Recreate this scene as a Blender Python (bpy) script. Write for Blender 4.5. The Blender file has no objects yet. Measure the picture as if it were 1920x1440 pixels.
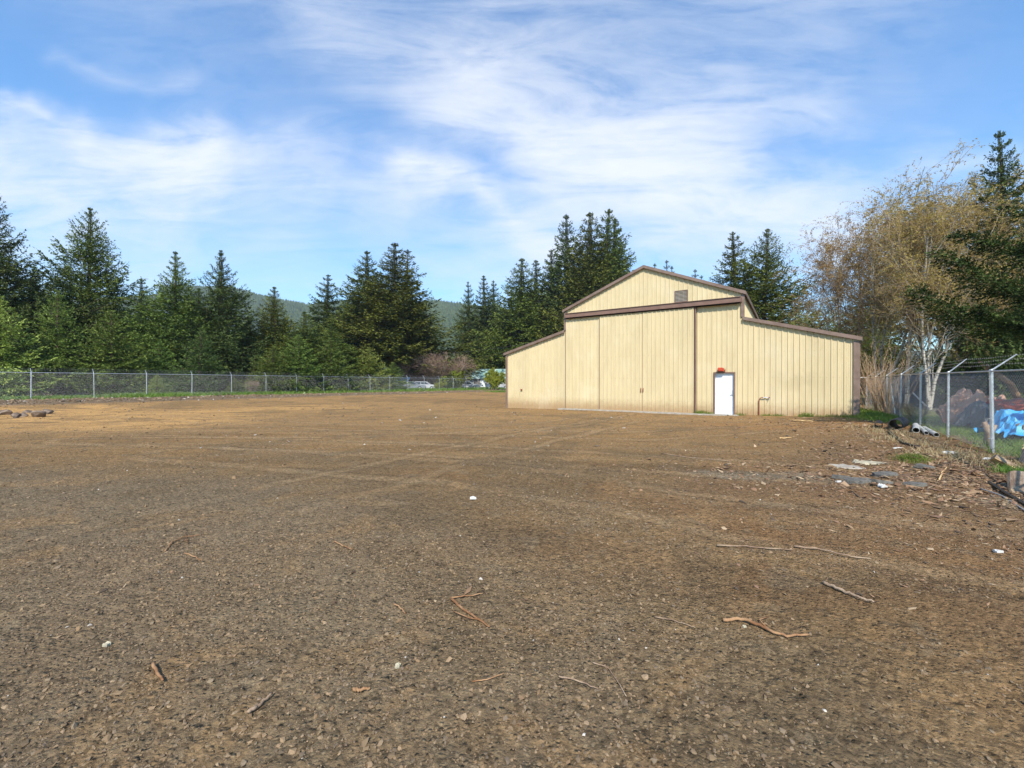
import bpy, math, random
import numpy as np
from mathutils import Vector, Matrix
R = math.radians
sc = bpy.context.scene
COL = sc.collection
# ------------------------------------------------------------------ camera
F = 790.0                      # focal length in pixels of a 1920 wide frame
HOR = 716.0
EYE = 1.63
cam = bpy.data.cameras.new('camera'); camo = bpy.data.objects.new('camera', cam); COL.objects.link(camo)
cam.sensor_width = 36; cam.lens = F / 1920 * 36; cam.clip_start = 0.05; cam.clip_end = 12000
camo.location = (0, 0, EYE); camo.rotation_euler = (R(90) - math.atan(4 / F), 0, 0)
sc.camera = camo
# ------------------------------------------------------------------ sun and sky
SUN_EL = 44.0
SX, SY = -0.04, -1.0           # horizontal direction towards the sun
sun = bpy.data.lights.new('sun', 'SUN'); sun.energy = 5.0; sun.angle = R(0.53); sun.color = (1.0, 0.93, 0.82)
suno = bpy.data.objects.new('sun', sun); COL.objects.link(suno)
dh = math.hypot(SX, SY)
tosun = Vector((SX / dh * math.cos(R(SUN_EL)), SY / dh * math.cos(R(SUN_EL)), math.sin(R(SUN_EL))))
suno.rotation_euler = tosun.to_track_quat('Z', 'Y').to_euler(); suno.location = tosun * 60

class NT:
    """small helper to write node graphs"""
    def __init__(s, tree): s.t = tree; s.n = tree.nodes; s.l = tree.links
    def put(s, sock, v):
        if isinstance(v, bpy.types.NodeSocket): s.l.new(v, sock)
        elif v is not None:
            if isinstance(v, (tuple, list)) and len(v) == 3 and sock.type == 'RGBA': v = (*v, 1)
            sock.default_value = v
    def math(s, op, a, b=None, c=None, clamp=False):
        n = s.n.new('ShaderNodeMath'); n.operation = op; n.use_clamp = clamp
        s.put(n.inputs[0], a)
        if b is not None: s.put(n.inputs[1], b)
        if c is not None: s.put(n.inputs[2], c)
        return n.outputs[0]
    def noise(s, vec, scale, detail=4, rough=.55, dist=0):
        n = s.n.new('ShaderNodeTexNoise'); s.put(n.inputs['Vector'], vec); n.inputs['Scale'].default_value = scale
        n.inputs['Detail'].default_value = detail; n.inputs['Roughness'].default_value = rough; n.inputs['Distortion'].default_value = dist
        return n.outputs['Fac']
    def ramp(s, v, a, b, lo=0.0, hi=1.0, smooth=True):
        n = s.n.new('ShaderNodeMapRange'); n.interpolation_type = 'SMOOTHSTEP' if smooth else 'LINEAR'
        s.put(n.inputs['Value'], v)
        for k, x in zip(('From Min', 'From Max', 'To Min', 'To Max'), (a, b, lo, hi)): s.put(n.inputs[k], x)
        return n.outputs['Result']
    def mix(s, f, a, b, mode='MIX'):
        n = s.n.new('ShaderNodeMix'); n.data_type = 'RGBA'; n.blend_type = mode
        s.put(n.inputs[0], f); s.put(n.inputs[6], a); s.put(n.inputs[7], b)
        return n.outputs[2]
    def sep(s, v):
        n = s.n.new('ShaderNodeSeparateXYZ'); s.put(n.inputs[0], v); return n.outputs
    def comb(s, x, y, z=0.0):
        n = s.n.new('ShaderNodeCombineXYZ')
        for i, q in enumerate((x, y, z)): s.put(n.inputs[i], q)
        return n.outputs[0]
    def capsule(s, x, y, ax, ay, bx, by, w, soft):
        """1 inside a thick line from a to b, fading to 0 outside"""
        dx, dy = bx - ax, by - ay; L2 = dx * dx + dy * dy + 1e-9
        px = s.math('SUBTRACT', x, ax); py = s.math('SUBTRACT', y, ay)
        t = s.math('DIVIDE', s.math('ADD', s.math('MULTIPLY', px, dx), s.math('MULTIPLY', py, dy)), L2, clamp=True)
        qx = s.math('SUBTRACT', px, s.math('MULTIPLY', t, dx)); qy = s.math('SUBTRACT', py, s.math('MULTIPLY', t, dy))
        d = s.math('SQRT', s.math('ADD', s.math('MULTIPLY', qx, qx), s.math('MULTIPLY', qy, qy)))
        if w is None: return d
        return s.ramp(d, w - soft, w + soft, 1.0, 0.0)

world = bpy.data.worlds.new('World'); sc.world = world; world.use_nodes = True
W = NT(world.node_tree); W.n.clear()
wo = W.n.new('ShaderNodeOutputWorld'); bg = W.n.new('ShaderNodeBackground'); bg.inputs['Strength'].default_value = 0.12
sky = W.n.new('ShaderNodeTexSky'); sky.sky_type = 'NISHITA'; sky.sun_disc = False
sky.sun_elevation = R(SUN_EL); sky.sun_rotation = math.atan2(SX, SY)
sky.altitude = 300; sky.air_density = 1.0; sky.dust_density = 0.4; sky.ozone_density = 2.4
tc = W.n.new('ShaderNodeTexCoord'); o = W.sep(tc.outputs['Generated'])
dy_ = W.math('MAXIMUM', o[1], 0.08)
ux = W.math('DIVIDE', o[0], dy_); vz = W.math('DIVIDE', o[2], dy_)
uv = W.comb(ux, vz, 0.0)
wx = W.math('MULTIPLY_ADD', W.math('SUBTRACT', W.noise(uv, 2.2, 3), .5), .30, ux)
wy = W.math('MULTIPLY_ADD', W.math('SUBTRACT', W.noise(W.comb(ux, vz, 7.3), 2.6, 4), .5), .34, vz)
def P(px, py): return ((px - 960) / F, (HOR - py) / F)
caps = [((600, 70), (900, 190), .08, .12, .30), ((900, 170), (1250, 270), .12, .16, .55), ((1040, 300), (1540, 430), .06, .13, 1.15), ((1540, 225), (1300, 200), .05, .1, .3),
        ((1560, 330), (1900, 320), .02, .08, .28), ((-200, 320), (330, 330), .06, .12, .75), ((-200, 410), (300, 420), .07, .13, .45), ((300, 335), (780, 350), .04, .10, .55), ((300, 420), (560, 430), .04, .11, .22),
        ((780, 345), (1040, 445), .022, .065, 1.0), ((-100, 205), (160, 262), .010, .06, .75), ((150, 290), (420, 330), .02, .08, .45), ((150, 110), (360, 160), .008, .05, .22),
        ((-300, 500), (1000, 520), .10, .22, .30), ((900, 480), (2000, 470), .08, .2, .30), ((400, 180), (1700, 240), .16, .3, .12),
        ((250, -300), (1500, -120), .2, .4, .4), ((-1500, 200), (-400, 300), .2, .3, .6), ((2300, 200), (3200, 300), .2, .3, .6)]
tot = None
for a, b, w_, soft, k in caps:
    m_ = W.math('MULTIPLY', W.capsule(wx, wy, *P(*a), *P(*b), w_, soft), k)
    tot = m_ if tot is None else W.math('ADD', tot, m_)
mpn = W.n.new('ShaderNodeMapping'); W.put(mpn.inputs['Vector'], uv); mpn.inputs['Rotation'].default_value = (0, 0, R(17)); mpn.inputs['Scale'].default_value = (1.0, 4.6, 1)
str_ = W.noise(mpn.outputs[0], 2.2, 10, .66, .9)
mp2 = W.n.new('ShaderNodeMapping'); W.put(mp2.inputs['Vector'], uv); mp2.inputs['Rotation'].default_value = (0, 0, R(24)); mp2.inputs['Scale'].default_value = (1.0, 3.0, 1)
fine = W.noise(mp2.outputs[0], 9.0, 9, .68, .5)
tex = W.math('ADD', W.ramp(str_, .28, .68, .32, 1.08), W.ramp(fine, .3, .7, -.15, .15))
cm = W.math('MULTIPLY', tot, tex)
cm = W.math('MULTIPLY', W.math('SUBTRACT', 1.0, W.math('POWER', 2.718, W.math('MULTIPLY', cm, -1.6))), W.ramp(o[1], .05, .4), clamp=True)
hs = W.n.new('ShaderNodeHueSaturation'); hs.inputs['Saturation'].default_value = 1.16; hs.inputs['Value'].default_value = 1.36; W.put(hs.inputs['Color'], sky.outputs[0])
skyc = W.mix(1.0, hs.outputs[0], (0.76, 1.02, 1.10), 'MULTIPLY')
W.put(bg.inputs['Color'], W.mix(cm, skyc, (5.9, 6.05, 6.3)))
W.l.new(bg.outputs[0], wo.inputs[0])
sc.view_settings.view_transform = 'Standard'; sc.view_settings.look = 'None'
sc.view_settings.exposure = 0.6; sc.view_settings.gamma = 1.0
sc.cycles.max_bounces = 6; sc.cycles.transparent_max_bounces = 12; sc.cycles.volume_bounces = 0

# ------------------------------------------------------------------ helpers
rng = np.random.default_rng(7)
rnd = random.Random(5)
def tag(o, label=None, cat=None, group=None, kind=None):
    if label: o['label'] = label
    if cat: o['category'] = cat
    if group: o['group'] = group
    if kind: o['kind'] = kind
    return o
def empty(name, loc=(0, 0, 0), rz=0.0):
    o = bpy.data.objects.new(name, None); COL.objects.link(o); o.location = loc; o.rotation_euler = (0, 0, rz)
    o.empty_display_size = .3
    return o
class MB:
    def __init__(s): s.V = []; s.Q = []; s.T = []; s.n = 0; s.N = []; s.C = []
    def add(s, v, q=None, t=None, col=None):
        v = np.asarray(v, float).reshape(-1, 3)
        if q is not None and len(q): s.Q.append(np.asarray(q, int) + s.n)
        if t is not None and len(t): s.T.append(np.asarray(t, int) + s.n)
        s.V.append(v); s.n += len(v)
        if col is not None: s.C.append(np.asarray(col, float).reshape(-1, 3))
    def ngon(s, v):                                     # a flat polygon
        v = np.asarray(v, float).reshape(-1, 3); s.N.append(np.arange(len(v)) + s.n); s.V.append(v); s.n += len(v)
    def box(s, c, size, rot=None, taper=1.0):
        x, y, z = [q / 2 for q in size]
        v = np.array([(-x, -y, -z), (x, -y, -z), (x, y, -z), (-x, y, -z), (-x * taper, -y * taper, z), (x * taper, -y * taper, z), (x * taper, y * taper, z), (-x * taper, y * taper, z)])
        if rot is not None: v = v @ np.array(rot).T
        s.add(v + np.array(c), [(0, 3, 2, 1), (4, 5, 6, 7), (0, 1, 5, 4), (1, 2, 6, 5), (2, 3, 7, 6), (3, 0, 4, 7)])
    def prism(s, poly, y0, y1):                         # polygon in xz pushed along y
        n = len(poly); a = np.array([(p[0], y0, p[1]) for p in poly]); b = np.array([(p[0], y1, p[1]) for p in poly])
        base = s.n
        s.V.append(np.vstack([a, b])); s.n += 2 * n
        s.N.append(np.arange(n) + base); s.N.append(np.arange(n)[::-1] + base + n)
        i = np.arange(n); j = (i + 1) % n
        s.Q.append(np.stack([i, i + n, j + n, j], 1) + base)
    def tube(s, pts, rad, n=8, cap=True):
        pts = np.asarray(pts, float); m = len(pts); rad = np.ones(m) * np.asarray(rad, float)
        tg = np.gradient(pts, axis=0); tg /= np.linalg.norm(tg, axis=1)[:, None] + 1e-12
        ref = np.array((0, 0, 1.)) if abs(tg[0][2]) < .9 else np.array((1., 0, 0))
        vs = []
        for k in range(m):
            a = np.cross(tg[k], ref); a /= np.linalg.norm(a) + 1e-12; b = np.cross(tg[k], a); ref = -np.cross(tg[k], a) if False else ref
            ang = np.arange(n) * 2 * math.pi / n
            vs.append(pts[k] + rad[k] * (np.cos(ang)[:, None] * a + np.sin(ang)[:, None] * b))
        q = []
        for k in range(m - 1):
            for i in range(n): q.append((k * n + i, k * n + (i + 1) % n, (k + 1) * n + (i + 1) % n, (k + 1) * n + i))
        b0 = s.n
        s.add(np.vstack(vs), q)
        if cap: s.N.append(np.arange(n)[::-1] + b0); s.N.append(np.arange(n) + b0 + (m - 1) * n)
    def sticks(s, A, B, ra, rb, n=3):                   # many straight segments at once
        A = np.asarray(A, float); B = np.asarray(B, float); m = len(A)
        if not m: return
        ra = np.ones(m) * ra; rb = np.ones(m) * rb
        d = B - A; d /= np.linalg.norm(d, axis=1)[:, None] + 1e-12
        ref = np.where(np.abs(d[:, 2:3]) < .9, np.array([[0, 0, 1.]]), np.array([[1., 0, 0]]))
        a = np.cross(d, ref); a /= np.linalg.norm(a, axis=1)[:, None] + 1e-12; b = np.cross(d, a)
        ang = np.arange(n) * 2 * math.pi / n
        c = np.cos(ang)[None, :, None]; si = np.sin(ang)[None, :, None]
        ring = c * a[:, None, :] + si * b[:, None, :]
        v = np.concatenate([A[:, None] + ring * ra[:, None, None], B[:, None] + ring * rb[:, None, None]], 1).reshape(-1, 3)
        base = (np.arange(m) * 2 * n)[:, None]
        q = np.concatenate([np.stack([base[:, 0] + i, base[:, 0] + (i + 1) % n, base[:, 0] + n + (i + 1) % n, base[:, 0] + n + i], 1) for i in range(n)])
        s.add(v, q)
    def leaves(s, Pc, D, U, L, Wd, bend=.0):            # kite shaped leaf faces: centre, direction, side vector
        Pc = np.asarray(Pc); m = len(Pc)
        if not m: return
        L = np.ones(m) * L; Wd = np.ones(m) * Wd
        v = np.stack([Pc, Pc + D * (L * .55)[:, None] + U * (Wd * .5)[:, None], Pc + D * L[:, None], Pc + D * (L * .55)[:, None] - U * (Wd * .5)[:, None]], 1).reshape(-1, 3)
        s.add(v, np.arange(4 * m).reshape(m, 4))
    def build(s, name, mat=None, parent=None, smooth=False, link=True):
        me = bpy.data.meshes.new(name)
        V = np.vstack(s.V); loops = []; tot = []
        if s.Q: q = np.vstack(s.Q); loops.append(q.ravel()); tot.append(np.full(len(q), 4))
        if s.T: t = np.vstack(s.T); loops.append(t.ravel()); tot.append(np.full(len(t), 3))
        for g in s.N: loops.append(g); tot.append(np.array([len(g)]))
        loops = np.concatenate(loops).astype(np.int32); tot = np.concatenate(tot).astype(np.int32)
        me.vertices.add(len(V)); me.vertices.foreach_set('co', V.astype(np.float32).ravel())
        me.loops.add(len(loops)); me.loops.foreach_set('vertex_index', loops)
        me.polygons.add(len(tot)); st = np.concatenate([[0], np.cumsum(tot)[:-1]]).astype(np.int32)
        me.polygons.foreach_set('loop_start', st); me.polygons.foreach_set('loop_total', tot)
        me.polygons.foreach_set('use_smooth', np.full(len(tot), bool(smooth)))
        if s.C:
            c = np.vstack(s.C); at = me.color_attributes.new('col', 'FLOAT_COLOR', 'POINT')
            at.data.foreach_set('color', np.hstack([c, np.ones((len(c), 1))]).astype(np.float32).ravel())
        me.update(calc_edges=True); me.validate()
        if mat: me.materials.append(mat)
        o = bpy.data.objects.new(name, me)
        if link: COL.objects.link(o)
        if parent: o.parent = parent
        return o
def copy_tree(o, parent=None):
    c = o.copy(); COL.objects.link(c); c.parent = parent
    for ch in list(o.children): copy_tree(ch, c)
    return c
# value noise in numpy
_tab = rng.random((256, 256))
def vnoise(x, y):
    xi = np.floor(x).astype(int); yi = np.floor(y).astype(int); fx = x - xi; fy = y - yi
    fx = fx * fx * (3 - 2 * fx); fy = fy * fy * (3 - 2 * fy)
    g = lambda a, b: _tab[a % 256, b % 256]
    return (g(xi, yi) * (1 - fx) + g(xi + 1, yi) * fx) * (1 - fy) + (g(xi, yi + 1) * (1 - fx) + g(xi + 1, yi + 1) * fx) * fy - .5
def fbm(x, y, o=4):
    r = 0; a = 1.
    for k in range(o): r = r + a * vnoise(x * 2 ** k + 17 * k, y * 2 ** k + 31 * k); a *= .5
    return r
def sstep(v, a, b):
    t = np.clip((v - a) / (b - a), 0, 1); return t * t * (3 - 2 * t)
# ---- layout: building and fences share two directions
EX = np.array([.5498, .8353])            # away from the camera along the side fences
NR = np.array([.8353, -.5498])           # along the facade to the right
LF0 = np.array([-32.4, 28.4])            # a post of the left fence
RF0 = np.array([10.8, 9.5])              # a post of the right fence
BL = np.array([-.38, 28.2])              # left front corner of the building
def terrain(x, y, fine=True):
    x = np.asarray(x, float); y = np.asarray(y, float)
    dl = (x - LF0[0]) * NR[0] + (y - LF0[1]) * NR[1]
    al = (x - LF0[0]) * EX[0] + (y - LF0[1]) * EX[1]
    h = .43 * sstep(dl, 12, 1.5) * (1 - .25 * sstep(al, 10, 45))
    far = sstep(al, 25, 60); h = np.maximum(h, .3 * far)
    # building pad: a little low at its left corner, a little high at the right one
    bx = (x - BL[0]) * NR[0] + (y - BL[1]) * NR[1]; by = (x - BL[0]) * EX[0] + (y - BL[1]) * EX[1]
    near = np.exp(-(by / 7.0) ** 2)
    h = h + near * (-.10 * np.exp(-((bx + .5) / 5) ** 2) + .10 * np.exp(-((bx - 18.0) / 3.4) ** 2) - .02)
    # spoil ridge along the right fence
    dr = (x - RF0[0]) * NR[0] + (y - RF0[1]) * NR[1]
    h = h + .07 * np.exp(-((dr + 1.2) / 1.3) ** 2) * sstep(y, 6, 9) * (1 - sstep(y, 40, 60))
    if fine:
        r = np.hypot(x, y)
        h = h + .05 * fbm(x * .12 + 3, y * .12) * sstep(r, 3, 12)
        h = h + .022 * fbm(x * .25, y * .9, 3) * (1 - sstep(r, 60, 120))
        h = h + .012 * fbm(x * 2.3, y * 2.9, 3) * (1 - sstep(r, 30, 60))
        h = h + .009 * fbm(x * 11, y * 11, 3) * (1 - sstep(r, 12, 25))
        h = h + .009 * vnoise(x * 47, y * 47) * (1 - sstep(r, 5, 10))
        m = sstep(x, 3, 6) * sstep(y, 4.5, 6.5) * (1 - sstep(y, 10, 14)) * sstep(x / np.maximum(y, .1), .62, .85)
        h = h + m * .06 * fbm(x * 3.1, y * 3.1, 4)
    return h
def gz(x, y): return float(terrain(x, y))
def at(px, py, dz=0.0):                    # ground point seen at a photo pixel
    z = (EYE - dz) * F / (py - HOR); return np.array([(px - 960) / F * z, z])
def wx_(px, z): return (px - 960) / F * z
def hz_(py, z): return (HOR - py) / F * z + EYE

# ------------------------------------------------------------------ materials
def mat(name, col, rough=.8, spec=.3, metal=0.0, var=None, vscale=3.0, bump=0.0, bscale=40., col2=None, detail=5):
    m = bpy.data.materials.new(name); m.use_nodes = True; N = NT(m.node_tree); p = m.node_tree.nodes['Principled BSDF']
    p.inputs['Roughness'].default_value = rough; p.inputs['Specular IOR Level'].default_value = spec; p.inputs['Metallic'].default_value = metal
    tcn = N.n.new('ShaderNodeTexCoord').outputs['Object']
    if col2 is not None:
        f = N.ramp(N.noise(tcn, vscale, detail, .62), .36, .64)
        N.put(p.inputs['Base Color'], N.mix(f, col, col2))
    else: N.put(p.inputs['Base Color'], col)
    if bump:
        b = N.n.new('ShaderNodeBump'); b.inputs['Strength'].default_value = bump; b.inputs['Distance'].default_value = .02
        N.put(b.inputs['Height'], N.noise(tcn, bscale, 4)); N.l.new(b.outputs[0], p.inputs['Normal'])
    return m
def foliage(name, a, b, scale=.8, trans=.13, tip=None):
    m = bpy.data.materials.new(name); m.use_nodes = True; N = NT(m.node_tree); N.n.clear()
    out = N.n.new('ShaderNodeOutputMaterial'); p = N.n.new('ShaderNodeBsdfPrincipled'); t = N.n.new('ShaderNodeBsdfTranslucent'); mx = N.n.new('ShaderNodeMixShader')
    oi = N.n.new('ShaderNodeObjectInfo').outputs['Random']; g = N.n.new('ShaderNodeTexCoord').outputs['Object']
    nz = N.noise(g, scale, 3); n2 = N.noise(g, scale * 9, 2)
    f = N.math('ADD', N.ramp(nz, .35, .65, 0, .6), N.ramp(n2, .3, .7, -.15, .55), clamp=True)
    c = N.mix(f, a, b)
    vn = N.n.new('ShaderNodeHueSaturation'); N.put(vn.inputs['Hue'], N.math('MULTIPLY_ADD', oi, .04, .485)); N.put(vn.inputs['Value'], N.math('MULTIPLY_ADD', oi, .35, .83)); N.put(vn.inputs['Color'], c)
    c = vn.outputs[0]
    N.put(p.inputs['Base Color'], c); N.put(t.inputs['Color'], c); p.inputs['Roughness'].default_value = .7; p.inputs['Specular IOR Level'].default_value = .05
    mx.inputs[0].default_value = trans; N.l.new(p.outputs[0], mx.inputs[1]); N.l.new(t.outputs[0], mx.inputs[2]); N.l.new(mx.outputs[0], out.inputs[0])
    return m
M = {}
M['fir'] = foliage('fir needles', (.040, .062, .014), (.190, .220, .045))
M['fir_dark'] = foliage('dark fir needles', (.030, .052, .018), (.140, .180, .050))
M['fir_blue'] = foliage('blue green needles', (.045, .070, .020), (.135, .175, .048))
M['fir_young'] = foliage('young fir needles', (.075, .120, .022), (.205, .275, .060))
M['fir_yellow'] = foliage('yellow green needles', (.15, .19, .03), (.37, .41, .10))
M['fir_olive'] = foliage('olive fir needles', (.050, .066, .013), (.190, .200, .040))
M['spruce'] = foliage('spruce needles', (.016, .030, .012), (.085, .125, .034), scale=1.6)
M['bark'] = mat('conifer bark', (.06, .042, .030), .9, .1, col2=(.13, .095, .070), vscale=5, bump=.6, bscale=14)
M['bud'] = foliage('birch buds', (.23, .15, .04), (.40, .275, .09), trans=.3)
M['leaf_spring'] = foliage('spring leaves', (.20, .24, .03), (.36, .40, .06), trans=.35)
M['twig'] = mat('grey brown twigs', (.24, .17, .10), .85, .2, col2=(.38, .29, .19), vscale=1.5)
M['twig_pink'] = mat('pinkish brown twigs', (.22, .14, .10), .85, .2, col2=(.36, .25, .19), vscale=1.5)
M['cane'] = mat('dry tan canes', (.30, .19, .11), .85, .2, col2=(.42, .30, .19), vscale=2)
M['metalgal'] = mat('galvanised steel', (.42, .43, .44), .42, .5, .55, col2=(.56, .57, .58), vscale=9)
M['galdark'] = mat('galvanised wire', (.30, .30, .30), .5, .5, .3)
M['slat'] = mat('grey brown louvre', (.30, .26, .22), .8, .1)
M['trim'] = mat('brown trim paint', (.150, .100, .075), .5, .3, col2=(.195, .135, .105), vscale=2.5)
M['beam'] = mat('dark red brown paint', (.15, .085, .06), .5, .4, col2=(.19, .11, .08), vscale=2.5)
M['roofm'] = mat('brown roof sheet', (.16, .12, .10), .5, .4)
M['conc'] = mat('concrete', (.26, .23, .19), .9, .2, col2=(.38, .34, .28), vscale=4, bump=.4)
M['black'] = mat('black plastic', (.015, .015, .016), .5, .4)
M['dark'] = mat('dark interior', (.02, .018, .016), .9, .1)
M['pvc'] = mat('white pvc', (.55, .54, .51), .4, .4, col2=(.5, .49, .46), vscale=6)
M['doorw'] = mat('white door paint', (.62, .64, .66), .75, .4, col2=(.69, .72, .75), vscale=3)
M['jamb'] = mat('grey door frame', (.26, .25, .25), .5, .4)
M['orange'] = mat('orange red plastic', (.55, .06, .015), .5, .4, col2=(.40, .04, .012), vscale=9)
M['bucket'] = mat('orange bucket plastic', (.82, .12, .02), .45, .4)
M['rust'] = mat('rusty pipe', (.26, .09, .045), .8, .3)
M['wood_cut'] = mat('fresh cut wood', (.58, .40, .20), .8, .2, col2=(.44, .28, .13), vscale=7, bump=.3)
M['wood_old'] = mat('weathered wood', (.20, .13, .085), .9, .2, col2=(.34, .25, .17), vscale=6, bump=.5)
M['stick'] = mat('orange brown stick', (.18, .085, .04), .9, .1, col2=(.32, .19, .10), vscale=9)
M['rock'] = mat('grey brown rock', (.10, .075, .058), .9, .1, col2=(.21, .16, .12), vscale=3, bump=.8, bscale=10)
M['asph'] = mat('old asphalt', (.085, .080, .072), .95, .2, col2=(.16, .15, .13), vscale=9, bump=.9, bscale=60)

def beige(name='beige ribbed sheet', a=(.545, .450, .268), b=(.44, .358, .21)):
    m = bpy.data.materials.new(name); m.use_nodes = True; N = NT(m.node_tree); p = m.node_tree.nodes['Principled BSDF']
    g = N.n.new('ShaderNodeTexCoord').outputs['Object']; o3 = N.sep(g)
    mp = N.n.new('ShaderNodeMapping'); N.put(mp.inputs['Vector'], g); mp.inputs['Scale'].default_value = (1, 1, .22)
    f = N.ramp(N.noise(mp.outputs[0], 3.0, 6, .65), .35, .75)
    c = N.mix(N.math('MULTIPLY', f, .55), a, b)
    # sheet to sheet difference (one metre sheets)
    wn = N.n.new('ShaderNodeTexWhiteNoise'); wn.noise_dimensions = '1D'; N.put(wn.inputs['W'], N.math('FLOOR', N.math('DIVIDE', o3[0], .9144)))
    hv = N.n.new('ShaderNodeHueSaturation'); N.put(hv.inputs['Value'], N.math('MULTIPLY_ADD', wn.outputs[0], .07, .965)); N.put(hv.inputs['Color'], c); c = hv.outputs[0]
    # darker blotches at the right and scrapes low on the left
    dx = N.math('SUBTRACT', o3[0], 16.1); dz = N.math('SUBTRACT', o3[2], 1.75)
    d = N.math('SQRT', N.math('ADD', N.math('MULTIPLY', dx, dx), N.math('MULTIPLY', N.math('MULTIPLY', dz, dz), 3.0)))
    blot = N.math('MULTIPLY', N.ramp(d, .3, 1.5, 1, 0), N.ramp(N.noise(g, 1.6, 4), .35, .6))
    c = N.mix(N.math('MULTIPLY', blot, .38), c, (.36, .29, .17))
    d2x = N.ramp(N.math('ABSOLUTE', N.math('SUBTRACT', o3[0], 3.4)), .3, 1.6, 1, 0); d2z = N.ramp(N.math('ABSOLUTE', N.math('SUBTRACT', o3[2], .95)), .05, .7, 1, 0)
    c = N.mix(N.math('MULTIPLY', N.math('MULTIPLY', d2x, d2z), N.ramp(N.noise(g, 9, 5, .7), .52, .62, 0, .5)), c, (.40, .28, .14))
    # dirt splashed up from the ground, with an uneven edge
    hh = N.math('SUBTRACT', o3[2], N.math('MULTIPLY', N.noise(g, 5, 4, .7), .55))
    c = N.mix(N.ramp(hh, -.25, .50, .85, 0), c, (.32, .20, .10))
    # rust specks
    c = N.mix(N.ramp(N.noise(g, 30, 3, .7), .72, .76, 0, .8), c, (.18, .08, .04))
    fx = N.math('ABSOLUTE', N.math('SUBTRACT', N.math('FRACT', N.math('DIVIDE', N.math('ADD', o3[0], .05), .2286)), .5)); fz = N.math('ABSOLUTE', N.math('SUBTRACT', N.math('FRACT', N.math('DIVIDE', o3[2], 1.22)), .5))
    c = N.mix(N.math('MULTIPLY', N.math('MULTIPLY', N.math('LESS_THAN', fx, .05), N.math('LESS_THAN', fz, .011)), .55), c, (.20, .15, .09))
    mp3 = N.n.new('ShaderNodeMapping'); N.put(mp3.inputs['Vector'], g); mp3.inputs['Scale'].default_value = (4, 4, .12)
    c = N.mix(N.ramp(N.noise(mp3.outputs[0], 2.2, 5, .7), .52, .75, 0, .38), c, (.36, .27, .15))
    c = N.mix(N.ramp(N.noise(g, .55, 4, .6), .5, .75, 0, .22), c, (.66, .60, .46))
    N.put(p.inputs['Base Color'], c); p.inputs['Roughness'].default_value = .6; p.inputs['Specular IOR Level'].default_value = .15
    b_ = N.n.new('ShaderNodeBump'); b_.inputs['Strength'].default_value = .35; b_.inputs['Distance'].default_value = .03
    N.put(b_.inputs['Height'], N.noise(g, 1.4, 3)); N.l.new(b_.outputs[0], p.inputs['Normal'])
    return m
M['beige'] = beige()

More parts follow.
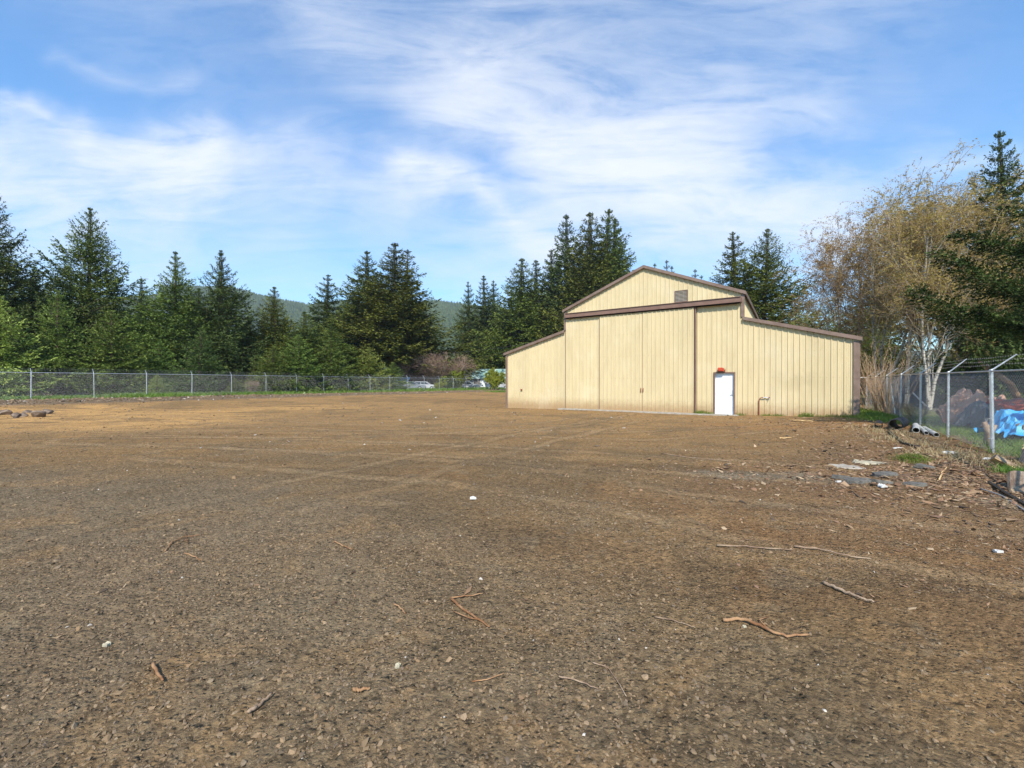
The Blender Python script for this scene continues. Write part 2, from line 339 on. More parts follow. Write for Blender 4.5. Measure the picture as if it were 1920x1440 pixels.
def ground_mat():
    m = bpy.data.materials.new('dirt and gravel'); m.use_nodes = True; N = NT(m.node_tree); p = m.node_tree.nodes['Principled BSDF']
    g = N.n.new('ShaderNodeNewGeometry').outputs['Position']; o3 = N.sep(g); x, y = o3[0], o3[1]
    flat = N.comb(x, y, 0.0)
    big = N.noise(flat, .16, 5, .6, .4); mid = N.noise(flat, 1.1, 6, .65); fin = N.noise(flat, 14, 5, .7)
    wob = N.math('MULTIPLY_ADD', N.math('SUBTRACT', N.noise(flat, .35, 5, .65), .5), 5.0, 0.0)
    xw = N.math('ADD', x, wob); yw = N.math('ADD', y, N.math('MULTIPLY_ADD', N.math('SUBTRACT', N.noise(N.comb(x, y, 9.0), .35, 5, .65), .5), 5.0, 0.0))
    c = N.mix(N.ramp(big, .35, .65), (.245, .152, .074), (.180, .114, .060))                 # brown dirt
    # greyer gravel foreground
    gr = N.math('MULTIPLY', N.ramp(y, 13, 5), N.ramp(mid, .30, .62, .25, 1))
    c = N.mix(N.math('MULTIPLY', gr, .75), c, (.160, .120, .078))
    # paler tan middle distance
    c = N.mix(N.math('MULTIPLY', N.ramp(yw, 9, 20), N.ramp(mid, .3, .65, .55, .95)), c, (.340, .215, .105))
    # orange sand, left and far
    s1 = N.capsule(xw, yw, -27, 24, -15, 17.0, 3.6, 2.6); s2 = N.capsule(xw, yw, -20, 20.5, -13, 27, 2.6, 2.8)
    s1 = N.math('MAXIMUM', s1, s2)
    c = N.mix(N.math('MULTIPLY', s1, N.ramp(mid, .25, .6, .55, 1)), c, (.50, .305, .135))
    # reddish mulch, right
    s3 = N.capsule(xw, yw, 5, 5.4, 15, 13, 2.4, 2.2)
    c = N.mix(N.math('MULTIPLY', s3, N.ramp(mid, .3, .6, .4, 1)), c, (.185, .108, .062))
    s3b = N.capsule(xw, yw, 8, 15.5, 15, 15, 1.6, 1.6)
    c = N.mix(N.math('MULTIPLY', s3b, .6), c, (.29, .155, .068))
    # worn asphalt showing through, right
    xs = N.math('MULTIPLY_ADD', N.math('SUBTRACT', N.noise(flat, 1.6, 6, .7), .5), 1.6, x); ys = N.math('MULTIPLY_ADD', N.math('SUBTRACT', N.noise(N.comb(x, y, 5.0), 1.6, 6, .7), .5), 1.6, y)
    a1 = N.capsule(xs, ys, 3.4, 7.6, 5.3, 7.2, .30, .25); a2 = N.capsule(xs, ys, 6.6, 5.6, 8.0, 5.2, .30, .25); a3 = N.capsule(xs, ys, 5.6, 6.9, 7.4, 7.0, .2, .3); a4 = N.capsule(xs, ys, -1.0, 19.5, 1.5, 18.0, .12, .2)
    asp = N.math('MAXIMUM', N.math('MAXIMUM', a1, a2), a3)
    c = N.mix(N.math('MULTIPLY', asp, .85), c, (.215, .195, .165))
    c = N.mix(N.math('MULTIPLY', N.capsule(xs, ys, -4.0, 22.0, -1.2, 20.6, .05, .35), .7), c, (.42, .37, .29))
    # darker brown on the sill side of the building and left of it
    c = N.mix(N.math('MULTIPLY', N.capsule(xw, yw, 1.0, 27.5, 13, 19.5, .4, 1.8), .55), c, (.115, .070, .042))
    c = N.mix(N.math('MULTIPLY', N.capsule(xw, yw, -9.0, 40, 0, 33, 1.0, 4.0), .55), c, (.11, .07, .045))
    # tyre passes: dark and light streaks
    for ang, sx, sy, lo, hi, col_, k in ((-14, .11, 1.0, .54, .70, (.12, .080, .048), .22), (-20, .06, 2.6, .52, .66, (.36, .25, .14), .16), (-34, .10, 1.7, .52, .66, (.13, .082, .048), .40), (-44, .10, 2.6, .54, .66, (.34, .23, .13), .28), (58, .12, 2.2, .54, .66, (.30, .20, .11), .25)):
        mp = N.n.new('ShaderNodeMapping'); N.put(mp.inputs['Vector'], flat); mp.inputs['Rotation'].default_value = (0, 0, R(ang)); mp.inputs['Scale'].default_value = (sx, sy, 1); mp.inputs['Location'].default_value = (ang * 3.1, 2 + ang, 0)
        st = N.noise(mp.outputs[0], 1.0, 4, .6, .25)
        c = N.mix(N.math('MULTIPLY', N.ramp(st, lo, hi), k), c, col_)
    # the two long wheel passes that swing across the yard
    for a_, b_, w_, cc, kk in (((-26, 12.5), (-3, 13.8), .28, (.14, .096, .058), .35), ((-3, 13.8), (5, 19.5), .25, (.14, .096, .058), .35), ((-22, 10.2), (-2.5, 11.2), .2, (.29, .21, .13), .45), ((-2.5, 11.2), (4.5, 10.2), .2, (.28, .20, .125), .4), ((4.5, 10.2), (8.5, 9.2), .25, (.28, .19, .115), .4),
                           ((-14, 14.5), (-5, 13.0), .18, (.36, .24, .13), .45), ((-5, 13.0), (3.5, 14.2), .16, (.36, .24, .13), .5), ((3.5, 14.2), (7.5, 17.5), .16, (.34, .22, .12), .4), ((-5, 12.2), (3.5, 13.2), .12, (.12, .08, .048), .5), ((-2.0, 9.6), (3.2, 8.8), .16, (.36, .24, .13), .45), ((3.2, 8.8), (7.0, 6.9), .16, (.34, .21, .11), .45), ((-2.2, 9.0), (3.0, 8.2), .10, (.12, .078, .045), .5), ((3.0, 8.2), (6.6, 6.3), .10, (.12, .078, .045), .45), ((-9, 7.0), (-4, 9.4), .14, (.13, .09, .055), .45), ((-4, 9.4), (1, 13.0), .14, (.13, .09, .055), .4), ((-6.5, 10.0), (-3.2, 8.6), .5, (.15, .115, .078), .5), ((-3.2, 8.6), (-1.4, 5.6), .55, (.155, .108, .066), .6), ((-1.4, 5.6), (.23, 4.4), .40, (.150, .104, .064), .65), ((.23, 4.4), (1.97, 3.4), .32, (.160, .100, .058), .6), ((1.97, 3.4), (4.4, 2.4), .28, (.175, .105, .058), .55), ((-1.6, 7.6), (1.2, 6.6), .35, (.20, .118, .060), .5), ((1.2, 6.6), (2.8, 4.6), .30, (.20, .115, .060), .5), ((2.8, 4.6), (5.5, 3.0), .30, (.20, .115, .060), .55), ((4.2, 4.9), (5.2, 3.9), .3, (.20, .118, .064), .4), ((-3.6, 3.8), (-2.6, 1.8), .7, (.185, .118, .070), .5)):
        c = N.mix(N.math('MULTIPLY', N.capsule(xs, ys, *a_, *b_, w_, w_ * .9 + .15), kk), c, cc)
    # vehicle passes: two wheel tracks with darker shoulders either side of a centre line
    xl = N.math('MULTIPLY_ADD', N.math('SUBTRACT', N.noise(flat, .5, 3), .5), .7, x); yl = N.math('MULTIPLY_ADD', N.math('SUBTRACT', N.noise(N.comb(x, y, 4.0), .5, 3), .5), .7, y)
    brk = N.ramp(N.noise(flat, .9, 4, .6), .32, .55); brk2 = N.ramp(N.noise(N.comb(x, y, 8.0), 5.0, 4, .7), .3, .6, .4, 1)
    for line in (((10, 4.6), (4.6, 7.9), (-2, 10.2), (-12, 12.0)), ((6.5, 2.6), (3.4, 4.7), (-.6, 7.6), (-7.5, 9.6)), ((5.5, 22), (1.5, 15.6), (-5, 13.0), (-18, 12.8)), ((11, 15.5), (3.5, 12.6), (-6, 15), (-18, 20)), ((-4.6, 1.5), (-3.9, 4.6), (-1.2, 9.5), (4.5, 18))):
        d = None
        for a_, b_ in zip(line[:-1], line[1:]):
            q_ = N.capsule(xl, yl, *a_, *b_, None, 0); d = q_ if d is None else N.math('MINIMUM', d, q_)
        off = N.math('ABSOLUTE', N.math('SUBTRACT', d, .82))
        c = N.mix(N.math('MULTIPLY', N.math('MULTIPLY', N.ramp(off, .34, .20), N.ramp(off, .12, .22)), N.math('MULTIPLY', brk, .5)), c, (.115, .080, .052))
        c = N.mix(N.math('MULTIPLY', N.math('MULTIPLY', N.ramp(off, .20, .06), N.math('MULTIPLY', brk2, N.ramp(brk, 0, 1, .25, 1))), .46), c, (.335, .245, .158))
    nl = N.math('MULTIPLY', N.ramp(N.math('ADD', xw, y), 5.5, 2.0), N.ramp(yw, 9, 6)); c = N.mix(N.math('MULTIPLY', nl, .55), c, (.165, .138, .108))
    # patches of scraped earth, grey gravel and damp soil at several sizes
    pa = N.noise(N.comb(x, y, 3.3), .42, 5, .62, .8); pb = N.noise(N.comb(x, y, 13.3), .75, 5, .62, .8); pc = N.noise(N.comb(x, y, 23.3), 2.4, 4, .6, .5)
    c = N.mix(N.ramp(pa, .52, .60, 0, .50), c, (.135, .098, .062)); c = N.mix(N.ramp(pb, .54, .62, 0, .45), c, (.26, .170, .095)); c = N.mix(N.ramp(pc, .56, .64, 0, .35), c, (.19, .155, .115))
    # gravel band under the left fence, then grass beyond it
    dl = N.math('ADD', N.math('MULTIPLY', N.math('SUBTRACT', x, LF0[0]), NR[0]), N.math('MULTIPLY', N.math('SUBTRACT', y, LF0[1]), NR[1]))
    dlw = N.math('MULTIPLY_ADD', N.math('SUBTRACT', N.noise(flat, .8, 5, .65), .5), 2.2, dl)
    band = N.math('MULTIPLY', N.ramp(dlw, 6.2, 5.0), N.ramp(dlw, -1.2, .1))
    c = N.mix(N.math('MULTIPLY', band, .92), c, N.mix(N.ramp(fin, .4, .6), (.10, .074, .058), (.21, .165, .135)))
    gn = N.mix(N.ramp(mid, .35, .65), (.085, .135, .030), (.17, .20, .055))
    c = N.mix(N.ramp(dlw, .2, -.8), c, gn)
    al = N.math('ADD', N.math('MULTIPLY', N.math('SUBTRACT', x, BL[0]), EX[0]), N.math('MULTIPLY', N.math('SUBTRACT', y, BL[1]), EX[1]))
    c = N.mix(N.ramp(N.math('ADD', al, wob), 25, 28), c, gn)
    # beyond the right fence: rough grass and grey drive
    dr = N.math('ADD', N.math('MULTIPLY', N.math('SUBTRACT', x, RF0[0]), NR[0]), N.math('MULTIPLY', N.math('SUBTRACT', y, RF0[1]), NR[1]))
    drw = N.math('MULTIPLY_ADD', N.math('SUBTRACT', N.noise(flat, 1.0, 5, .65), .5), 1.2, dr)
    c = N.mix(N.ramp(drw, .1, .7), c, N.mix(N.ramp(mid, .4, .6), (.10, .14, .04), (.17, .17, .08)))
    c = N.mix(N.math('MULTIPLY', N.ramp(drw, 2.6, 3.4), N.ramp(drw, 14, 12)), c, (.16, .16, .155))
    # pebbles and crumbs as colour and relief
    v1 = N.n.new('ShaderNodeTexVoronoi'); N.put(v1.inputs['Vector'], N.comb(x, y, N.math('MULTIPLY', o3[2], .3))); v1.inputs['Scale'].default_value = 42; v1.inputs['Randomness'].default_value = 1
    v2 = N.n.new('ShaderNodeTexVoronoi'); N.put(v2.inputs['Vector'], flat); v2.inputs['Scale'].default_value = 15
    r1 = N.sep(v1.outputs['Color']); r2 = N.sep(v2.outputs['Color'])
    hv = N.n.new('ShaderNodeHueSaturation'); N.put(hv.inputs['Color'], c)
    k1 = N.math('ADD', N.ramp(r1[0], 0, 1, .66, 1.36, False), N.ramp(fin, .25, .75, -.22, .22))
    N.put(hv.inputs['Value'], N.math('ADD', k1, N.ramp(r2[1], .0, 1, -.12, .12, False))); c = hv.outputs[0]
    peb = N.math('MULTIPLY', N.math('GREATER_THAN', r1[1], .90), N.ramp(v1.outputs['Distance'], .45, .25))
    c = N.mix(N.math('MULTIPLY', peb, .5), c, (.38, .31, .22))
    c = N.mix(1.0, c, (.93, .88, .73), 'MULTIPLY')
    N.put(p.inputs['Base Color'], c); p.inputs['Roughness'].default_value = .95; p.inputs['Specular IOR Level'].default_value = .1
    h = N.math('ADD', N.math('MULTIPLY', N.ramp(v1.outputs['Distance'], .0, .6, 1, 0), N.math('MULTIPLY_ADD', r1[2], .8, .1)), N.math('MULTIPLY', N.noise(flat, 60, 5, .7), .9))
    h = N.math('ADD', h, N.math('MULTIPLY', N.ramp(v2.outputs['Distance'], .0, .55, 1, 0), N.math('GREATER_THAN', r2[0], .6)))
    h = N.math('ADD', h, N.math('MULTIPLY', N.noise(flat, 6, 6, .7), 1.3))
    b = N.n.new('ShaderNodeBump'); b.inputs['Strength'].default_value = 1.0; b.inputs['Distance'].default_value = .022
    N.put(b.inputs['Height'], h); N.l.new(b.outputs[0], p.inputs['Normal'])
    return m
M['ground'] = ground_mat()
def colmat(name, rough=.9):
    m = bpy.data.materials.new(name); m.use_nodes = True; N = NT(m.node_tree); p = m.node_tree.nodes['Principled BSDF']
    a = N.n.new('ShaderNodeAttribute'); a.attribute_name = 'col'; g = N.n.new('ShaderNodeNewGeometry').outputs['Position']
    N.put(p.inputs['Base Color'], N.mix(N.ramp(N.noise(g, 120, 3), .3, .7, 0, .35), a.outputs['Color'], (.17, .115, .068)))
    p.inputs['Roughness'].default_value = rough; p.inputs['Specular IOR Level'].default_value = .2
    return m
M['stones'] = colmat('loose stones'); M['chips'] = colmat('bark and wood chips')

# ------------------------------------------------------------------ ground
def build_ground():
    th = np.concatenate([np.linspace(-62, 62, 1150), np.linspace(62, 298, 120)[1:-1]]) * math.pi / 180
    rr = np.concatenate([[.0], np.geomspace(.6, 12, 330), np.geomspace(12, 120, 230)[1:], np.geomspace(120, 6000, 30)[1:]])
    T, RR = np.meshgrid(th, rr); x = RR * np.sin(T); y = RR * np.cos(T)
    z = terrain(x, y); z = np.where(RR > 200, .3, z)
    v = np.stack([x, y, z], -1).reshape(-1, 3); n = len(th); m = len(rr)
    i = np.arange((m - 1) * n); row = i // n; c = i % n; c2 = (c + 1) % n
    q = np.stack([row * n + c, row * n + c2, (row + 1) * n + c2, (row + 1) * n + c], 1)
    mb = MB(); mb.add(v, q[:, ::-1])
    g = mb.build('ground', M['ground'], smooth=True); tag(g, kind='structure')
build_ground()

# ------------------------------------------------------------------ loose stones and wood chips (uncountable)
ICO_V = []; _p = (1 + 5 ** .5) / 2
for a in (-1, 1):
    for b in (-_p, _p): ICO_V += [(0, a, b), (a, b, 0), (b, 0, a)]
ICO_V = np.array(ICO_V) / math.hypot(1, _p)
def _hull_tris(V):
    t = []
    for i in range(12):
        for j in range(i + 1, 12):
            for k in range(j + 1, 12):
                d = [np.linalg.norm(V[a] - V[b]) for a, b in ((i, j), (j, k), (i, k))]
                if max(d) < 1.1:
                    n = np.cross(V[j] - V[i], V[k] - V[i]); t.append((i, j, k) if n @ V[i] > 0 else (i, k, j))
    return np.array(t)
ICO_T = _hull_tris(ICO_V)
OCT_V = np.array([(1, 0, 0), (-1, 0, 0), (0, 1, 0), (0, -1, 0), (0, 0, 1), (0, 0, -1.)]); OCT_T = np.array([(0, 2, 4), (2, 1, 4), (1, 3, 4), (3, 0, 4), (2, 0, 5), (1, 2, 5), (3, 1, 5), (0, 3, 5)])
def scatter(mb, xy, size, flat, base, tris, cols, jit=.38, stretch=(1.0, .7), sink=.2, up=0.0):
    m = len(xy); k = len(base); V = base[None] * (1 + rng.normal(0, jit, (m, k, 1))) + rng.normal(0, jit * .4, (m, k, 3))
    V = V * np.stack([np.ones(m) * stretch[0], rng.uniform(stretch[1], 1.0, m), flat], 1)[:, None, :] * size[:, None, None]
    tilt = rng.normal(0, .3, m); az = rng.uniform(0, 2 * math.pi, m)
    ct, st = np.cos(tilt), np.sin(tilt); x = V[..., 0] * ct[:, None] - V[..., 2] * st[:, None]; z = V[..., 0] * st[:, None] + V[..., 2] * ct[:, None]
    ca, sa = np.cos(az), np.sin(az); X = x * ca[:, None] - V[..., 1] * sa[:, None]; Y = x * sa[:, None] + V[..., 1] * ca[:, None]
    gzv = terrain(xy[:, 0], xy[:, 1]) + (flat * size) * (1 - sink) * .6 + up
    out = np.stack([X + xy[:, :1], Y + xy[:, 1:], z + gzv[:, None]], -1).reshape(-1, 3)
    mb.add(out, t=(tris[None] + (np.arange(m) * k)[:, None, None]).reshape(-1, 3), col=np.repeat(cols, k, 0))
PAL = np.array([(.155, .130, .100), (.125, .108, .088), (.20, .165, .125), (.115, .105, .095), (.175, .135, .095), (.21, .18, .145), (.14, .115, .085), (.17, .155, .135)])
def stones():
    mb = MB()
    def region(n, r0, r1, power=1.0):
        r = np.sqrt(rng.uniform(r0 ** 2, r1 ** 2, n)) if power == 1 else r0 + (r1 - r0) * rng.random(n) ** power
        t = rng.uniform(-1.0, 1.0, n); xy = np.stack([r * np.sin(t), r * np.cos(t)], 1)
        dens = .50 + .9 * fbm(xy[:, 0] * .45 + 40, xy[:, 1] * .45, 3) + .35 * np.exp(-((xy[:, 0] - 3.6) / 1.8) ** 2 - ((xy[:, 1] - 4.8) / 1.3) ** 2) + .25 * (xy[:, 0] < -.5) * (xy[:, 1] < 4.5)
        for (ax, ay, bx, by, w) in ((-3.2, 8.6, -1.4, 5.6, .5), (-1.4, 5.6, .23, 4.4, .4), (.23, 4.4, 1.97, 3.4, .35), (1.97, 3.4, 4.4, 2.4, .3), (1.2, 6.6, 2.8, 4.6, .35), (2.8, 4.6, 5.5, 3.0, .3), (-1.6, 7.6, 1.2, 6.6, .4)):
            dx, dy = bx - ax, by - ay; tt = np.clip(((xy[:, 0] - ax) * dx + (xy[:, 1] - ay) * dy) / (dx * dx + dy * dy), 0, 1); dens = dens - .55 * np.exp(-((xy[:, 0] - ax - tt * dx) ** 2 + (xy[:, 1] - ay - tt * dy) ** 2) / w ** 2)
        return xy[rng.random(n) < dens]
    def cols(m, w=.02):
        c = PAL[rng.integers(0, len(PAL), m)] * np.array([1.12, .93, .70]) * rng.uniform(.75, 1.25, (m, 1)); wh = rng.random(m) < w; c[wh] = rng.uniform(.3, .55, (wh.sum(), 1)) * np.array([1, .92, .8]); return c
    xy = region(26000, 1.2, 6, 1); s = rng.lognormal(math.log(.0070), .42, len(xy)).clip(.003, .018)
    scatter(mb, xy, s, rng.uniform(.3, .7, len(xy)), ICO_V, ICO_T, cols(len(xy), .004), sink=.5)
    xy = region(90000, 1.2, 8, 1); s = rng.lognormal(math.log(.0045), .35, len(xy)).clip(.003, .014)
    scatter(mb, xy, s, rng.uniform(.35, .8, len(xy)), OCT_V, OCT_T, cols(len(xy), .003), sink=.4)
    xy = region(34000, 6, 22, .8); s = rng.lognormal(math.log(.013), .4, len(xy)).clip(.006, .04)
    scatter(mb, xy, s, rng.uniform(.35, .7, len(xy)), OCT_V, OCT_T, cols(len(xy), .005), sink=.4)
    # clods along the left fence band
    n = 15000; a = rng.uniform(-6, 60, n); b = np.abs(rng.normal(2.4, 1.6, n)); xy = LF0 + a[:, None] * EX + b[:, None] * NR
    s = rng.lognormal(math.log(.035), .5, n).clip(.01, .13); c = cols(n, .05); scatter(mb, xy, s, rng.uniform(.3, .7, n), ICO_V, ICO_T, c, sink=.3)
    n = 2600; xy = np.stack([rng.uniform(-28, 14, n), rng.uniform(10, 34, n)], 1); s = rng.lognormal(math.log(.022), .5, n).clip(.01, .07)
    bx = (xy - BL) @ NR; by = (xy - BL) @ EX; keep = ~((bx > -.3) & (by > -.4))
    scatter(mb, xy[keep], s[keep], rng.uniform(.3, .6, keep.sum()), ICO_V, ICO_T, cols(keep.sum(), .05) * .9, sink=.3)
    o = mb.build('gravel', M['stones']); tag(o, 'grey brown gravel and small stones lying loose over the whole dirt yard', 'gravel', kind='stuff')
stones()
def chips():
    mb = MB(); pal = np.array([(.20, .11, .06), (.27, .16, .09), (.11, .065, .04), (.30, .20, .12), (.19, .11, .07), (.40, .29, .18), (.06, .045, .035)])
    def go(n, cx, cy, sx, sy, size, stretch):
        xy = np.stack([rng.normal(cx, sx, n), rng.normal(cy, sy, n)], 1); dr = (xy - RF0) @ NR; xy = xy[(dr < .6) & (xy[:, 1] > 3)]
        m = len(xy); s = rng.lognormal(math.log(size * .72), .5, m).clip(.006, .06)
        scatter(mb, xy, s, rng.uniform(.12, .35, m), OCT_V, OCT_T, pal[rng.integers(0, len(pal), m)] * rng.uniform(.7, 1.2, (m, 1)), stretch=(stretch, .25), sink=.1, up=.004)
    go(5200, 7.4, 6.6, 1.5, 1.0, .024, 1.6); go(4200, 9.2, 8.3, 1.3, 1.3, .026, 1.6); go(1300, 4.8, 7.6, 1.6, .8, .018, 1.5); go(900, 6, 4.6, 2.2, .8, .014, 1.6)
    go(2200, 12.0, 13.0, 1.8, 2.6, .03, 1.5); go(1500, 2, 4, 3, 1.8, .011, 1.8)
    o = mb.build('bark_chips', M['chips']); tag(o, 'reddish brown bark chips and wood litter strewn beside the right fence', 'bark chips', kind='stuff')
chips()

# ------------------------------------------------------------------ building
BD = 26.0; BWD = 18.3; M0, M1, PK = 4.40, 13.90, 9.15
E_LOW, E_JUN, E_MON, E_PK = 3.52, 4.74, 6.02, 7.95
barn = empty('metal_barn', (BL[0], BL[1], 0), math.atan2(NR[1], NR[0]))
tag(barn, 'large beige ribbed metal barn with brown trim and stepped gable roof', 'barn')
def roofline(x):
    if x < M0: return E_LOW + (E_JUN - E_LOW) * x / M0
    if x > M1: return E_LOW + (E_JUN - E_LOW) * (BWD - x) / (BWD - M1)
    return E_PK - (E_PK - E_MON) * abs(x - PK) / (PK - M0)
PITCH = .2286
def ribbed(mb, x0, x1, topf, botf, y0=0.0, off=.0):
    xs = [x0]; k0 = int(math.floor((x0 - off) / PITCH)) - 1
    prof = [(-.036, 0), (-.016, -.032), (.016, -.032), (.036, 0), (.072, 0), (.080, -.005), (.088, -.005), (.096, 0), (.132, 0), (.140, -.005), (.148, -.005), (.156, 0)]
    P_ = []
    for k in range(k0, int((x1 - off) / PITCH) + 3):
        for dx, dy in prof: P_.append((k * PITCH + off + dx, dy))
    PX = np.array([p[0] for p in P_]); PY = np.array([p[1] for p in P_])
    ins = (PX > x0 + 1e-4) & (PX < x1 - 1e-4)
    X = np.concatenate([[x0], PX[ins], [x1]]); Y = np.interp(X, PX, PY)
    if x0 < PK < x1: j = np.searchsorted(X, PK); X = np.insert(X, j, PK); Y = np.insert(Y, j, np.interp(PK, PX, PY))
    b = np.array([(x, y0 + y, botf(x)) for x, y in zip(X, Y)]); t = np.array([(x, y0 + y, topf(x)) for x, y in zip(X, Y)])
    n = len(X); i = np.arange(n - 1)
    mb.add(np.vstack([b, t]), np.stack([i, i + 1, i + 1 + n, i + n], 1))
DX0, DX1, DH = 12.63, 13.60, 2.12
mb = MB(); bot = lambda x: -.4
rl = lambda x: roofline(x) - .03
ribbed(mb, 0, M0, rl, bot)
ribbed(mb, M0, DX0, rl, bot); ribbed(mb, DX0, DX1, rl, lambda x: DH); ribbed(mb, DX1, M1, rl, bot)
ribbed(mb, M1, BWD, lambda x: E_LOW + (E_JUN - E_LOW) * (BWD - x) / (BWD - M1) - .03, bot)
mb.build('front_wall', M['beige'], barn)
def side_panel(x, z0, z1, name):
    m = MB(); tmp = MB(); ribbed(tmp, .03, BD, lambda q: z1, lambda q: z0)
    v = np.vstack(tmp.V); s_ = 1 if x > PK else -1
    v2 = np.stack([x - s_ * v[:, 1] * 1.0, v[:, 0], v[:, 2]], 1); m.add(v2, np.vstack(tmp.Q)); return m.build(name, M['beige'], barn)
side_panel(.0, -.4, E_LOW - .05, 'side_wall'); side_panel(BWD, -.4, E_LOW - .05, 'side_wall')
side_panel(M0, E_JUN - .1, E_MON - .05, 'upper_side_wall'); side_panel(M1, E_JUN - .1, E_MON - .05, 'upper_side_wall')
mb = MB(); mb.ngon([(0, BD, -.4), (0, BD, E_LOW), (M0, BD, E_JUN), (M0, BD, E_MON), (PK, BD, E_PK), (M1, BD, E_MON), (M1, BD, E_JUN), (BWD, BD, E_LOW), (BWD, BD, -.4)]); mb.build('rear_wall', M['beige'], barn)
def roof_slab(xa, za, xb, zb, name='roof', t=.05):
    m = MB(); m.prism([(xa, za), (xb, zb), (xb, zb + t), (xa, za + t)], -.13, BD + .1); return m.build(name, M['roofm'], barn)
sl = (E_JUN - E_LOW) / M0; sm = (E_PK - E_MON) / (PK - M0)
roof_slab(-.10, E_LOW - .1 * sl, M0 - .03, E_JUN - .03 * sl); roof_slab(BWD + .10, E_LOW - .1 * sl, M1 + .03, E_JUN - .03 * sl)
roof_slab(M0 - .14, E_MON - .14 * sm, PK, E_PK); roof_slab(M1 + .14, E_MON - .14 * sm, PK + .001, E_PK)
def rake(xa, za, xb, zb, h=.16, y0=-.165, y1=-.134, name='rake_trim'):
    m = MB(); m.prism([(xa, za + .065 - h), (xb, zb + .065 - h), (xb, zb + .065), (xa, za + .065)], y0, y1); return m.build(name, M['trim'], barn)
rake(-.12, E_LOW - .12 * sl, M0 - .035, E_JUN - .035 * sl); rake(BWD + .12, E_LOW - .12 * sl, M1 + .035, E_JUN - .035 * sl)
rake(M0 - .16, E_MON - .16 * sm, PK - .002, E_PK); rake(M1 + .16, E_MON - .16 * sm, PK + .002, E_PK)
for x_ in (M0 - .16, M1 + .16):                           # eave fascia of the raised middle
    m_ = MB(); zz = E_MON - .16 * sm; m_.box((x_, BD / 2, zz - .03), (.03, BD, .16)); m_.build('eave_trim', M['trim'], barn)
def post_trim(x0, x1, z0, z1, y=-.05, name='corner_trim'):
    m = MB(); m.box(((x0 + x1) / 2, y, (z0 + z1) / 2), (x1 - x0, .036, z1 - z0)); return m.build(name, M['trim'], barn)
post_trim(-.02, .12, -.4, E_LOW - .12); post_trim(BWD - .17, BWD + .03, -.4, E_LOW - .13)
post_trim(M0 - .10, M0 + .06, E_JUN + .05, E_MON - .13); post_trim(M1 - .06, M1 + .10, E_JUN + .05, E_MON - .13)
m_ = MB(); m_.box((BWD + .045, .10, 1.5), (.03, .30, 3.8)); m_.build('corner_trim', M['trim'], barn)
# sliding door track cover
m_ = MB(); m_.prism([(M0 + .1, 5.50), (M1 - .02, 5.50), (M1 - .02, 5.735), (M0 + .1, 5.735)], -.30, -.03); m_.box(((M0 + M1) / 2, -.20, 5.745), (M1 - M0 - .1, .30, .02)); m_.build('track_cover', M['beam'], barn)
m_ = MB(); m_.box(((M0 + M1) / 2, -.19, 5.47), (M1 - M0 - .2, .09, .06)); m_.build('track', M['dark'], barn)
def sliding(x0, x1, y, off, z1=5.47, name='sliding_door'):
    m = MB(); ribbed(m, x0, x1, lambda q: z1, lambda q: .0, y, off); m.box(((x0 + x1) / 2, y + .032, z1 / 2), (x1 - x0 - .004, .05, z1 - .004))
    return m.build(name, M['beige'], barn)
d1 = sliding(6.63, 9.08, -.155, .05); d2 = sliding(9.105, 11.72, -.165, .02)
tag(d1, 'left leaf of the sliding door pair'); tag(d2, 'right leaf of the sliding door pair')
sliding(M0 + .03, 6.615, -.07, .12, 5.46, 'fixed_panel')
for o_, x_ in ((d1, 9.03), (d2, 9.16)):
    m = MB(); m.box((x_, -.20, 1.18), (.035, .02, .24)); m.tube([(x_, -.205, 1.10), (x_, -.25, 1.12), (x_, -.25, 1.24), (x_, -.205, 1.26)], .009, 6); m.build('handle', M['rust'], o_)
m_ = MB(); m_.box((11.80, -.10, 2.72), (.06, .14, 5.44)); m_.build('door_stop', M['beam'], barn)
m_ = MB(); m_.box((6.605, -.115, 2.72), (.022, .03, 5.42)); m_.box((9.09, -.135, 2.72), (.02, .04, 5.42)); m_.build('door_seam', M['beam'], barn)
m_ = MB(); m_.box((M0 - .005, -.034, 2.35), (.03, .012, 5.0)); m_.build('panel_joint_trim', M['trim'], barn)
# entry door
m_ = MB(); fy0, fy1 = -.055, .12
m_.box((DX0 + .03, (fy0 + fy1) / 2, DH / 2 - .02), (.06, fy1 - fy0, DH + .04)); m_.box((DX1 - .03, (fy0 + fy1) / 2, DH / 2 - .02), (.06, fy1 - fy0, DH + .04)); m_.box(((DX0 + DX1) / 2, (fy0 + fy1) / 2, DH - .028), (DX1 - DX0 - .122, fy1 - fy0, .055))
fr = m_.build('door_frame', M['beam'], barn)
m_ = MB(); m_.box(((DX0 + DX1) / 2, .085, DH / 2 - .02), (DX1 - DX0 - .124, .045, DH - .075)); ed = m_.build('entry_door', M['doorw'], barn); tag(ed, 'plain white entry door in a brown frame')
m_ = MB(); m_.tube([(DX1 - .13, .065, 1.02), (DX1 - .13, .01, 1.02)], .012, 8); m_.box((DX1 - .15, .0, 1.02), (.11, .02, .022)); m_.box((DX1 - .13, .055, 1.08), (.05, .012, .26)); m_.build('handle', M['metalgal'], ed)
for z_ in (.3, 1.05, 1.8): m_ = MB(); m_.tube([(DX0 + .068, .05, z_ - .05), (DX0 + .068, .05, z_ + .05)], .010, 6); m_.build('hinge', M['metalgal'], ed)
m_ = MB(); m_.box(((DX0 + DX1) / 2, .03, .012), (DX1 - DX0 - .13, .2, .03)); m_.build('threshold', M['metalgal'], barn)
m_ = MB(); m_.box(((DX0 + DX1) / 2, .7, 1.0), (1.6, .05, 2.6)); m_.build('back_panel', M['dark'], barn)
